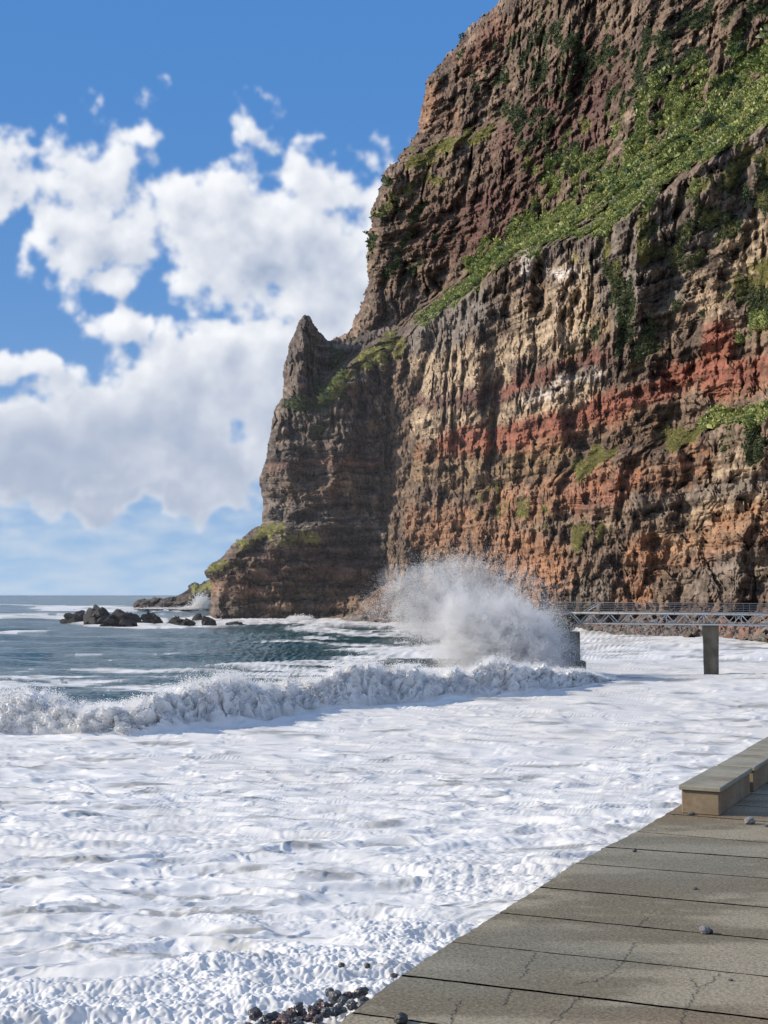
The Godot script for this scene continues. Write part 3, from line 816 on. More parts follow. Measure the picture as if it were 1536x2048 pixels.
			if A > 0.01 and w > -1.7 and w < 30.0:
				# the broken wave: steep tumbling front, rounded crest, long back
				var ww := w + n_big.get_noise_2d(x, z * 0.3) * 0.9
				var prof: float
				if ww < 2.4: prof = smoothstep(-0.1, 2.4, ww); prof = pow(prof, 0.72)
				else: prof = 1.0 / (1.0 + pow((ww - 2.4) / 4.6, 2))
				var body := prof * A
				var pq := Vector3(x, body * 1.3, z)
				var b1 := n_bulge.get_noise_3dv(pq)
				var b3 := n_crumb.get_noise_3dv(pq)
				var pf := absf(n_b1.get_noise_3dv(pq * 1.1)) * 1.0 + absf(n_b2.get_noise_3dv(pq * 0.7)) * 0.65 + absf(n_b3.get_noise_3dv(pq * 0.6)) * 0.35
				var on := smoothstep(0.03, 0.35, prof) * smoothstep(9.0, 4.0, ww)
				y = y * (1.0 - on) + body + on * (b1 * 0.45 + b3 * 0.06 + pf * 0.34 - 0.15) * (0.4 + 0.35 * A)
				dz = on * (b1 * 0.45 + pf * 0.75 + b3 * 0.12) * smoothstep(4.5, 2.0, ww) + on * 0.5 * smoothstep(0.3, 1.0, prof) * smoothstep(3.2, 2.0, ww)
				dx = on * n_bulge.get_noise_3d(x + 40.0, body, z) * 0.35
				if ww < 3.3: fm = 1.0
				if on > 0.25 and ww < 4.0 and us[c] > -30.0: crest_at.append(r * nc + c)
				if ww < 7.0:
					fm = maxf(fm, on * (0.75 + b1))
					if fm > 0.42:
						cl = lin(0.76, 0.755, 0.745).lerp(lin(0.58, 0.575, 0.56), clampf(-b1 * 0.9, 0.0, 0.4))  # hollows between the puffs painted darker, shade put into the foam colour
			pos[r * nc + c] = Vector3(x + dx, y, z + dz)
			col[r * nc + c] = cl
			foam[r * nc + c] = fm
	var nrm := grid_normals(pos, nc, nr)
	for i in crest_at:
		crest.append([pos[i], nrm[i]])
	var line := edge_line()
	var dry := PackedVector2Array()
	for p in line: dry.append(Vector2(p.x + 0.5, p.z - 0.1))
	dry.append(Vector2(200, -90)); dry.append(Vector2(200, 20))
	var wi := PackedInt32Array(); var fi := PackedInt32Array()
	for r in nr - 1:
		for c in nc - 1:
			var a := r * nc + c
			if pos[a].z > -50.0 and pos[a].x > 0.0 and Geometry2D.is_point_in_polygon(Vector2(pos[a].x, pos[a].z), dry): continue
			var b := a + 1; var d2 := a + nc; var e := d2 + 1
			if foam[a] + foam[b] + foam[e] > 1.26:
				fi.append(a); fi.append(d2); fi.append(e)
			else:
				wi.append(a); wi.append(d2); wi.append(e)
			if foam[a] + foam[e] + foam[d2] > 1.26:
				fi.append(a); fi.append(e); fi.append(b)
			else:
				wi.append(a); wi.append(e); wi.append(b)
	var wm := flat_mat(Color.WHITE, 0.16, true)
	var nt := NoiseTexture2D.new()
	nt.noise = noise(41, 26.0, 4); nt.width = 512; nt.height = 512; nt.seamless = true; nt.as_normal_map = true; nt.bump_strength = 5.0
	wm.normal_enabled = true; wm.normal_texture = nt; wm.normal_scale = 1.1; wm.metallic_specular = 0.32
	wm.uv1_triplanar = true; wm.uv1_world_triplanar = true; wm.uv1_scale = Vector3(0.043, 0.043, 0.06)
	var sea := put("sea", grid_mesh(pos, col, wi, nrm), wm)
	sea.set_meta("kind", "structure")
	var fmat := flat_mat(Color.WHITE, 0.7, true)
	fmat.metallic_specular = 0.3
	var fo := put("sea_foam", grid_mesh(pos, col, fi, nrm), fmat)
	tag(fo, "white churned sea foam covering the water up to the quay", "sea foam", "", "stuff")

func droplet() -> ArrayMesh:
	var st := SurfaceTool.new(); st.begin(Mesh.PRIMITIVE_TRIANGLES)
	var v := [Vector3(1, 0, 0), Vector3(-1, 0, 0), Vector3(0, 1, 0), Vector3(0, -1, 0), Vector3(0, 0, 1), Vector3(0, 0, -1)]
	for f in [[0, 2, 4], [4, 2, 1], [1, 2, 5], [5, 2, 0], [0, 4, 3], [4, 1, 3], [1, 5, 3], [5, 0, 3]]:
		for k in [0, 2, 1]: st.add_vertex(v[f[k]] * 0.5)
	st.generate_normals()
	return st.commit()

func make_spray():
	var dm := droplet()
	var m := flat_mat(lin(0.985, 0.985, 0.985), 0.6)
	m.backlight_enabled = true
	m.backlight = Color(1, 1, 1)
	# the burst against the pier head
	var Z := 104.0
	var s := Z / FOC
	var nb := noise(61, 1.6, 4); var nr := noise(62, 0.7, 3)
	var xf := []
	# columns of thrown water: foot, crest, spread at the foot and at the crest (photograph pixels at the pier), share
	var jets := [[[960, 1345], [985, 1215], 75, 60, 0.20], [[1030, 1345], [1020, 1225], 80, 62, 0.20], [[920, 1345], [915, 1200], 55, 45, 0.10], [[1080, 1340], [1065, 1240], 70, 45, 0.16], [[1120, 1335], [1120, 1285], 50, 35, 0.06],
		[[960, 1300], [930, 1140], 55, 52, 0.07], [[960, 1280], [850, 1150], 50, 50, 0.07], [[930, 1290], [800, 1170], 45, 42, 0.045], [[940, 1300], [790, 1225], 45, 40, 0.045], [[1000, 1260], [1000, 1165], 60, 45, 0.045]]
	var total := 440000
	for j in jets:
		var core: bool = j[4] > 0.09
		var n := int(total * j[4])
		var made := 0; var tries := 0
		while made < n and tries < n * 6:
			tries += 1
			var t := pow(rng.randf(), 0.85)
			var spread: float = lerpf(j[2], j[3], t)
			var g := Vector2(rng.randfn(), rng.randfn()) * 0.5
			var px: float = lerpf(j[0][0], j[1][0], t) + g.x * spread
			var py: float = lerpf(j[0][1], j[1][1], t) + rng.randfn() * 0.5 * j[3] * 0.75
			var dz := g.y * spread * s * 0.75 + rng.randfn() * 0.3
			var back := 0.0 if core else 6.0
			var sb := (Z + back) / FOC
			var p := Vector3((px - 768.0) * sb, 7.0 - (py - 1190.0) * sb, -Z - back + dz)
			if p.y < 0.1: continue
			var dens := 0.55 + nb.get_noise_3dv(p) * 1.3 + nr.get_noise_3dv(p) * 0.7
			if rng.randf() > dens: continue
			var turn := Basis(Vector3(rng.randfn(), rng.randfn(), rng.randfn()).normalized(), rng.randf() * 3.0)
			var k := 0.025 + 0.022 * pow(rng.randf(), 3)
			xf.append(Transform3D(turn.scaled(Vector3(k, k * rng.randf_range(1.0, 1.8), k)), p))
			made += 1
	# fingers of water flung up and seaward from the point of impact, bending over as they fall
	for f in 90:
		var a := rng.randf_range(0.55, 0.98) * PI if f < 62 else rng.randf_range(0.15, 0.6) * PI
		var long := rng.randf_range(90.0, 190.0) * (1.0 if f < 62 else 0.62)
		var o2 := Vector2(rng.randf_range(930.0, 1000.0), rng.randf_range(1250.0, 1300.0))
		var back := rng.randf_range(1.5, 7.0)
		var sb := (Z + back) / FOC
		for k in 950:
			var t := pow(rng.randf(), 0.55)
			var px := o2.x + cos(a) * long * t + rng.randfn() * (1.5 + 6.0 * t)
			var py := o2.y - sin(a) * long * t * 1.02 + 26.0 * t * t + rng.randfn() * (1.5 + 6.0 * t)
			var q := 0.022 + 0.03 * pow(rng.randf(), 3)
			xf.append(Transform3D(Basis(Vector3.UP, rng.randf()).scaled(Vector3(q, q * 1.4, q)), Vector3((px - 768.0) * sb, 7.0 - (py - 1190.0) * sb, -Z - back + rng.randfn() * 0.25)))
	# flung drops round the rim of the burst
	for k in 26000:
		var a := rng.randf_range(-0.2, PI * 0.96)
		var rad := 0.95 + absf(rng.randfn()) * 0.17
		var px := 935.0 + cos(a) * 180.0 * rad
		var py := 1255.0 - sin(a) * 130.0 * rad
		var p := Vector3((px - 768.0) * s, 7.0 - (py - 1190.0) * s, -Z - 4.0 + rng.randfn() * 1.6)
		if nr.get_noise_3dv(p * 0.8) < 0.05: continue
		var q := rng.randf_range(0.018, 0.045)
		xf.append(Transform3D(Basis(Vector3.UP, rng.randf()).scaled(Vector3(q, q, q)), p))
	var o := many("breaking_splash", dm, m, xf, PackedColorArray())
	tag(o, "tall white burst of spray thrown up at the pier head", "splash", "", "stuff")
	# the fine mist that fills the burst
	var mist := thing("splash_mist", "white mist filling the burst of spray at the pier head", "mist", Vector3((985.0 - 768.0) * s, 0, -Z))
	mist.set_meta("kind", "stuff")
	for b in [[985, 1255, 95, 90, 0.04, 2], [1050, 1280, 90, 60, 0.05, 2], [925, 1265, 70, 85, 0.04, 3], [1000, 1318, 150, 34, 0.08, 1], [1115, 1300, 50, 45, 0.10, 2],
		[925, 1160, 62, 48, 0.10, 7], [862, 1172, 66, 50, 0.10, 7], [815, 1198, 52, 48, 0.08, 7], [850, 1240, 64, 46, 0.07, 7], [790, 1160, 36, 34, 0.07, 7], [965, 1185, 60, 44, 0.09, 5]]:
		var sb := (Z + b[5] as float) / FOC
		var f := FogVolume.new()
		f.shape = RenderingServer.FOG_VOLUME_SHAPE_ELLIPSOID
		f.size = Vector3(b[2] * 2.0, b[3] * 2.0, (b[2] + b[3]) * 0.85) * sb
		var fmm := FogMaterial.new()
		fmm.density = b[4]
		fmm.albedo = Color(0.99, 0.99, 0.99)
		f.material = fmm
		f.name = "mist"
		mist.add_child(f, true)
		f.position = Vector3((b[0] - 768.0) * sb, 7.0 - (b[1] - 1190.0) * sb, -Z - b[5]) - mist.position
	# salt haze that hangs along the foot of the cliff
	var hz := FogVolume.new()
	hz.name = "spray_haze"
	hz.shape = RenderingServer.FOG_VOLUME_SHAPE_ELLIPSOID
	hz.size = Vector3(190, 120, 190)
	var hm := FogMaterial.new()
	hm.density = 0.00028
	hm.albedo = Color(0.97, 0.98, 1.0)
	hz.material = hm
	add_child(hz)
	hz.position = Vector3(-12, 12, -275)
	tag(hz, "thin pale salt haze hanging along the foot of the headland", "haze", "", "stuff")
	# spray torn from the breaker
	xf = []
	for k in 260000:
		var w: Array = crest[rng.randi() % crest.size()]
		var p: Vector3 = w[0]
		var n: Vector3 = w[1]
		var dens := 0.42 + nb.get_noise_3dv(p) * 1.4 + 0.25 * smoothstep(1.0, 2.2, p.y)
		if rng.randf() > dens: continue
		var lift := absf(rng.randfn())
		p += n * lift * lerpf(0.06, 0.16, dens) + Vector3(rng.randfn() * 0.07, lift * 0.14 * dens * smoothstep(0.8, 2.2, p.y), rng.randfn() * 0.05)
		var q := 0.022 + 0.045 * pow(rng.randf(), 3)
		xf.append(Transform3D(Basis(Vector3(rng.randfn(), rng.randfn(), rng.randfn()).normalized(), rng.randf() * 3.0).scaled(Vector3(q, q, q)), p))
	o = many("breaker_spray", dm, m, xf, PackedColorArray())
	tag(o, "fine white spray torn from the crest of the breaking wave", "spray", "", "stuff")
	# surf bursting between the far rocks and the headland foot
	xf = []
	for b in [[402, 1214, 13, 18, 430.0, 5000], [385, 1217, 20, 5, 430.0, 2500], [330, 1216, 60, 2.5, 470.0, 1500], [600, 1236, 18, 5, 345.0, 1500], [520, 1238, 60, 2, 330.0, 1500]]:
		for k in b[5]:
			var px: float = b[0] + rng.randfn() * 0.6 * b[2]
			var py: float = b[1] - absf(rng.randfn()) * 0.6 * b[3] + 2.0
			var p := at_depth(px, py, b[4] + rng.randfn() * 2.0)
			var q := rng.randf_range(0.12, 0.34)
			xf.append(Transform3D(Basis(Vector3.UP, rng.randf()).scaled(Vector3(q, q, q)), p))
	o = many("distant_surf", dm, m, xf, PackedColorArray())
	tag(o, "small white surf bursts at the foot of the headland", "surf", "", "stuff")

# ------------------------------------------------------------------ rocks
func make_rocks():
	var dark := flat_mat(lin(0.021, 0.019, 0.020), 0.8)
	var mid := flat_mat(lin(0.05, 0.043, 0.04), 0.8)
	# centre, foot, width, height in pixels; depth from the waterline
	var spots := [
		[152, 1246, 52, 34, 12, "left shoulder of the black reef, sloping into the surf", dark], [196, 1248, 66, 44, 13, "rounded black reef rock beside the sloping shoulder", dark], [241, 1251, 72, 46, 14, "highest black reef rock with a steep right side", dark], [204, 1212, 24, 10, 15, "small black knob poking from the top of the reef", dark], [269, 1246, 34, 28, 16, "black boulder leaning against the steep side of the reef", dark],
		[306, 1244, 40, 24, 17, "lone black wedge rock standing off the reef", dark], [350, 1247, 32, 22, 18, "black rock beside the broad low one", dark], [371, 1249, 46, 17, 19, "broad low black rock among the surf", dark], [396, 1243, 26, 20, 20, "small dark rock near the headland foot", dark], [418, 1250, 30, 24, 21, "pointed dark rock against the headland foot", dark], [468, 1249, 38, 11, 22, "flat brown rock lying off the headland", mid],
		[852, 1282, 62, 30, 23, "domed grey rock half hidden in the spray", mid], [630, 1236, 16, 14, 24, "small brown block at the base of the headland wall", mid], [720, 1240, 22, 10, 25, "low brown boulder at the foot of the scree", mid]]
	for s in spots:
		var foot: float = s[1]
		if s[4] == 15: foot = 1247.0
		var t := 7.0 * FOC / (foot + 1.0 - 1190.0)
		var k := t / FOC
		var p := on_level(s[0], foot + 1.0, 0.0)
		var h: float = s[3] * k
		if s[4] == 15:
			p.y += 2.2; p.z -= 1.5; h = 2.6
		var o := put("sea_rock", rock_mesh(500 + s[4], Vector3(s[2] * k * 1.1, h * 1.25, s[2] * k * 0.8), 1.15, 16, 0.0, 9), s[6])
		o.position = p + Vector3(0, h * 0.12, 0)
		tag(o, s[5], "rock", "rocks in the surf")

func make_rubble():
	var m := flat_mat(Color.WHITE, 0.85, true)
	var a := rock_mesh(601, Vector3(1, 0.8, 0.9), 0.6, 4, 0.0, 6)
	var xf := []; var cols := PackedColorArray()
	for k in 2600:
		var u := rng.randf_range(1090.0, 1760.0)
		var v := 1243.0 + 30.0 * pow(rng.randf(), 0.7) + (u - 1150.0) * 0.012
		var t := table([[1090, 250.0], [1150, 236.0], [1300, 209.0], [1536, 182.0], [1900, 158.0]], u) + (1278.0 - v) * 0.15
		var p := at_depth(u, v, t)
		if p.y < -0.4: continue
		var s := 0.35 + 1.1 * pow(rng.randf(), 3)
		if u > 1420.0 and rng.randf() < 0.10: s *= 1.9
		xf.append(Transform3D(Basis(Vector3(rng.randfn(), rng.randfn(), rng.randfn()).normalized(), rng.randf() * 6.0).scaled(Vector3.ONE * s), p))
		var c := lin(0.09, 0.08, 0.075).lerp(lin(0.23, 0.20, 0.18), pow(rng.randf(), 1.5))
		if rng.randf() < 0.12 or s > 1.7: c = c.lerp(lin(0.27, 0.13, 0.085), 0.6)
		cols.append(c)
	tag(many("beach_rubble", a, m, xf, cols), "grey fallen boulders and shingle along the cliff foot", "rubble", "", "stuff")

# ------------------------------------------------------------------ footbridge
func make_bridge():
	var s := 110.0 / FOC
	var Z := -110.0
	var X := func(px: float) -> float: return (px - 768.0) * s
	var Y := func(py: float) -> float: return 7.0 - (py - 1190.0) * s
	var steel := flat_mat(lin(0.50, 0.50, 0.49), 0.45)
	steel.metallic = 0.35
	var railm := flat_mat(lin(0.22, 0.22, 0.22), 0.5)
	railm.metallic = 0.3
	var deckm := flat_mat(lin(0.33, 0.32, 0.30), 0.8)
	var x0: float = X.call(1132.0); var x1: float = X.call(1850.0)
	var yb: float = Y.call(1246.5); var yt: float = Y.call(1226.0)
	var o := thing("footbridge", "grey steel truss footbridge with railings crossing the surf", "bridge", Vector3(x0, 0, Z))
	var P := func(x: float, y: float, z: float) -> Vector3: return Vector3(x - x0, y, z)
	var slope := -0.0075
	for side in [1.0, -1.0]:
		var z: float = side * 0.85
		put("top_chord", bar(P.call(x0 + 0.3, yt, z), P.call(x1, yt + slope * (x1 - x0), z), 0.075), steel, o)
		put("bottom_chord", bar(P.call(x0 + 1.2, yb, z), P.call(x1, yb + slope * (x1 - x0), z), 0.075), steel, o)
		var n := int((x1 - x0) / 0.815)
		for k in n:
			var xa := x0 + 0.4 + k * 0.815; var xb := xa + 0.815
			var ya := yt if k % 2 == 0 else yb
			var yc := yb if k % 2 == 0 else yt
			if k == 0 or side > 0 or k % 1 == 0:
				put("diagonal", bar(P.call(xa, ya + slope * (xa - x0), z), P.call(xb, yc + slope * (xb - x0), z), 0.05), steel, o)
			if k % 4 == 1: put("upright", bar(P.call(xb, yb + slope * (xb - x0), z), P.call(xb, yt + slope * (xb - x0), z), 0.04), steel, o)
		# railing
		var yr: float = Y.call(1204.0)
		var xs: float = X.call(1083.0)
		for k in 6:
			var yy := yt + 0.2 + (yr - yt - 0.2) * k / 5.0
			put("rail", bar(P.call(xs, yy, z * 1.1), P.call(x1, yy + slope * (x1 - x0), z * 1.1), 0.026 if k == 5 else 0.012, 5), railm, o)
		var np := int((x1 - xs) / 1.63)
		for k in np + 1:
			var xx := xs + k * 1.63
			put("rail_post", bar(P.call(xx, yt + slope * maxf(0, xx - x0), z * 1.1), P.call(xx, yr + slope * maxf(0, xx - x0), z * 1.1), 0.022, 5), railm, o)
	for k in 14:
		# deck planks laid end to end
		var xa: float = X.call(1083.0) + k * (x1 - X.call(1083.0)) / 14.0
		var ln: float = (x1 - X.call(1083.0)) / 14.0 - 0.02
		var d := put("deck_panel", box_bevel(Vector3(ln, 0.09, 1.62), 0.012), deckm, o)
		d.position = P.call(xa + ln / 2, yt + 0.125 + slope * maxf(0.0, xa - x0), 0)
	for z in [-0.85, 0.85]:
		put("brace", bar(P.call(X.call(1169.0), yt + 0.15, z * 1.12), P.call(X.call(1198.0), Y.call(1205.0), z * 1.12), 0.035), steel, o)
		put("support_post", bar(P.call(X.call(1117.0), Y.call(1239.0), z * 0.6), P.call(X.call(1117.0), yt + 0.1, z * 0.6), 0.07), steel, o)
		put("end_beam", bar(P.call(X.call(1083.0), yt, z), P.call(X.call(1135.0), yt, z), 0.07), steel, o)
	# piers
	var conc := flat_mat(lin(0.14, 0.115, 0.082), 0.9)
	conc.albedo_texture = stain_texture(71, lin(0.19, 0.155, 0.11), lin(0.085, 0.07, 0.052), lin(0.13, 0.12, 0.075))
	conc.albedo_color = Color.WHITE
	conc.uv1_triplanar = true; conc.uv1_scale = Vector3(0.15, 0.15, 0.15); conc.uv1_offset = Vector3(0.3, 0.3, 0.3)
	for k in 2:
		var px := 1418.5 if k == 0 else 1730.0
		var c := thing("bridge_pier", "round weathered concrete pier standing alone in the surf under the footbridge" if k == 0 else "round concrete pier at the landward end of the footbridge", "pier", Vector3(X.call(px), 0, Z))
		put("shaft", lathe([[0.62, -1.0], [0.64, 0.0], [0.655, 1.2], [0.66, 2.6], [0.70, 3.7], [0.71, 4.25], [0.70, 4.32], [0.66, 4.36]], 24, 81 + k), conc, c)
		put("bearing_block", box_bevel(Vector3(0.55, 0.2, 1.0), 0.02), conc, c).position = Vector3(0, 4.42, 0)
	var b := thing("pier_head", "stepped square concrete pier head beside the burst of spray", "pier", Vector3(X.call(1120.0), 0, Z))
	put("block", box_bevel(Vector3(1.36, 5.9, 2.2), 0.06), conc, b).position = Vector3(0, 4.86 - 2.95, 0)
	put("lower_block", box_bevel(Vector3(0.84, 4.8, 2.0), 0.06), conc, b).position = Vector3(X.call(1142.5) - X.call(1120.0) + 0.12, 3.8 - 2.4, 0.05)
	put("footing", box_bevel(Vector3(2.9, 1.9, 3.0), 0.1), conc, b).position = Vector3(0.5, 0.35, 0.1)

func lathe(prof: Array, sides: int, s: int) -> ArrayMesh:
	var nz := noise(s, 0.9, 3)
	var st := SurfaceTool.new(); st.begin(Mesh.PRIMITIVE_TRIANGLES)
	var pts := []
	for p in prof:
		for k in sides:
			var a := TAU * k / sides
			var d := Vector3(cos(a), 0, sin(a))
			var q: Vector3 = d * p[0] + Vector3(0, p[1], 0)
			pts.append(q + d * nz.get_noise_3dv(q) * 0.03)
	for r in prof.size() - 1:
		for k in sides:
			var a := r * sides + k; var b := r * sides + (k + 1) % sides
			var c := a + sides; var d := b + sides
			for i in [a, c, d, a, d, b]: st.add_vertex(pts[i])
	for k in sides:
		var t := (prof.size() - 1) * sides
		for q in [Vector3(0, prof[-1][1], 0), pts[t + k], pts[t + (k + 1) % sides]]: st.add_vertex(q)
	st.generate_normals()
	return st.commit()

func stain_texture(s: int, a: Color, b: Color, c: Color) -> ImageTexture:
	var n := 256
	var n1 := noise(s, 60.0, 5); var n2 := noise(s + 1, 9.0, 3); var n3 := noise(s + 2, 110.0, 4)
	var im := Image.create(n, n, false, Image.FORMAT_RGB8)
	for y in n:
		for x in n:
			# blend the two ends so that it tiles
			var f1 := n1.get_noise_2d(x, y); var f2 := n2.get_noise_2d(x, y); var f3 := n3.get_noise_2d(x, y)
			var k := a.lerp(b, smoothstep(-0.3, 0.45, f1 + f2 * 0.35))
			k = k.lerp(c, smoothstep(0.0, 0.5, f3))
			k = k * (1.0 + f2 * 0.25)
			im.set_pixel(x, y, Color(clampf(k.r, 0, 1), clampf(k.g, 0, 1), clampf(k.b, 0, 1)).linear_to_srgb())
	return ImageTexture.create_from_image(im)

# ------------------------------------------------------------------ quay
const TEX_W := 16.0          # metres covered by the concrete texture
const TEX_O := Vector2(-2.5, -22.0)

func concrete_texture() -> Array:
	var n := 1280
	var n1 := noise(91, 1.9, 5); var n2 := noise(92, 0.06, 3); var n3 := noise(93, 4.5, 4); var n4 := noise(94, 0.35, 4); var n5 := noise(95, 0.02, 2); var nw := noise(96, 0.25, 3)
	var im := Image.create(n, n, false, Image.FORMAT_RGB8)
	var hm := Image.create(n, n, false, Image.FORMAT_RGB8)
	# cracks, read from the photograph onto the quay surface
	var crack := PackedFloat32Array(); crack.resize(n * n)
	for line in [[[1365, 2048], [1376, 2018], [1395, 1990], [1400, 1975], [1432, 1962], [1440, 1948]], [[1105, 2048], [1125, 2035], [1150, 2005], [1170, 1990]], [[1150, 1968], [1195, 1962], [1225, 1948], [1250, 1925], [1262, 1905], [1275, 1885]], [[1045, 1955], [1060, 1940], [1055, 1930], [1072, 1915], [1070, 1905]], [[1010, 2010], [1022, 1990], [1030, 1975]], [[905, 2048], [912, 2025], [925, 2000]], [[1395, 1975], [1385, 1955]], [[1280, 1850], [1300, 1835], [1330, 1828]]]:
		for k in line.size() - 1:
			var a := on_level(line[k][0], line[k][1], QUAY); var b := on_level(line[k + 1][0], line[k + 1][1], QUAY)
			var steps := int(a.distance_to(b) / TEX_W * n * 2.0) + 1
			for i in steps:
				var p := a.lerp(b, float(i) / steps)
				var wx := nw.get_noise_2d(p.x * 3.0, p.z * 3.0) * 0.035; var wz := nw.get_noise_2d(p.z * 3.0, p.x * 3.0 + 9.0) * 0.035
				var x := int((p.x + wx - TEX_O.x) / TEX_W * n); var y := int((p.z + wz - TEX_O.y) / TEX_W * n)
				if x > 0 and y > 0 and x < n - 1 and y < n - 1:
					crack[y * n + x] = 1.0
					if n4.get_noise_2d(p.x * 2, p.z * 2) > 0.35: crack[y * n + x + 1] = maxf(crack[y * n + x + 1], 0.8)
	for y in n:
		for x in n:
			var px := x * TEX_W / n; var py := y * TEX_W / n
			var f1 := n1.get_noise_2d(px * 0.4, py * 1.3); var f2 := n2.get_noise_2d(px, py); var f3 := n3.get_noise_2d(px * 0.5, py); var f4 := n4.get_noise_2d(px * 0.6, py); var f5 := n5.get_noise_2d(px, py)
			var k := lin(0.30, 0.262, 0.19).lerp(lin(0.175, 0.15, 0.105), smoothstep(-0.3, 0.42, f1 * 1.3 + 0.45 * f4))
			k = k.lerp(lin(0.22, 0.158, 0.10), 0.5 * smoothstep(0.15, 0.5, f3))
			k = k.lerp(lin(0.20, 0.20, 0.16), 0.5 * smoothstep(0.1, 0.5, -f3))
			k = k * (1.0 + 0.20 * f2 + 0.26 * f5 + 0.10 * f4)
			if f5 + f2 * 0.5 < -0.55: k = k * 0.6
			if f5 > 0.55 and f2 > 0.0: k = k.lerp(lin(0.5, 0.47, 0.40), 0.5)
			var cr := crack[y * n + x]
			if cr > 0.0: k = k.lerp(lin(0.05, 0.042, 0.03), cr * 0.55)
			im.set_pixel(x, y, Color(clampf(k.r, 0, 1), clampf(k.g, 0, 1), clampf(k.b, 0, 1)).linear_to_srgb())
			var h := clampf(0.5 + 0.22 * f2 + 0.22 * f5 + 0.1 * f4 - 0.5 * cr, 0.0, 1.0)
			hm.set_pixel(x, y, Color(h, h, h))
	hm.bump_map_to_normal_map(2.2)
	return [ImageTexture.create_from_image(im), ImageTexture.create_from_image(hm)]

func slab_mesh(ring: PackedVector2Array, top: float, thick: float, at: Vector3) -> ArrayMesh:
	# a slab with a worn rim; texture laid flat over the quay
	var st := SurfaceTool.new(); st.begin(Mesh.PRIMITIVE_TRIANGLES)
	var inner := Geometry2D.offset_polygon(ring, -0.012)
	if inner.is_empty(): inner = [ring]
	var uvat := func(p: Vector2) -> Vector2: return (p - TEX_O) / TEX_W
	var tri := Geometry2D.triangulate_polygon(inner[0])
	var add := func(p: Vector2, y: float, nn: Vector3):
		st.set_uv(uvat.call(p)); st.set_normal(nn); st.set_tangent(Plane(1, 0, 0, 1)); st.add_vertex(Vector3(p.x, y, p.y) - at)
	for k in range(0, tri.size(), 3):
		var a: Vector2 = inner[0][tri[k]]; var b: Vector2 = inner[0][tri[k + 1]]; var c: Vector2 = inner[0][tri[k + 2]]
		if (b - a).cross(c - a) < 0.0:
			var t := b; b = c; c = t
		for p in [a, b, c]: add.call(p, top, Vector3.UP)
	for loop in [[inner[0], top, ring, top - 0.010], [ring, top - 0.010, ring, top - thick]]:
		var A: PackedVector2Array = loop[0]; var B: PackedVector2Array = loop[2]
		for k in A.size():
			var a := A[k]; var b := A[(k + 1) % A.size()]
			var c := b; var d := a
			if loop[0] != loop[2]:
				c = nearest(B, b); d = nearest(B, a)
			var e := (b - a)
			var nn := Vector3(e.y, 0.6 if loop[0] != loop[2] else 0.0, -e.x).normalized()
			add.call(a, loop[1], nn); add.call(b, loop[1], nn); add.call(c, loop[3], nn)
			add.call(a, loop[1], nn); add.call(c, loop[3], nn); add.call(d, loop[3], nn)
	return st.commit()

func nearest(ring: PackedVector2Array, p: Vector2) -> Vector2:
	var best := ring[0]
	for q in ring:
		if q.distance_squared_to(p) < best.distance_squared_to(p): best = q
	return best

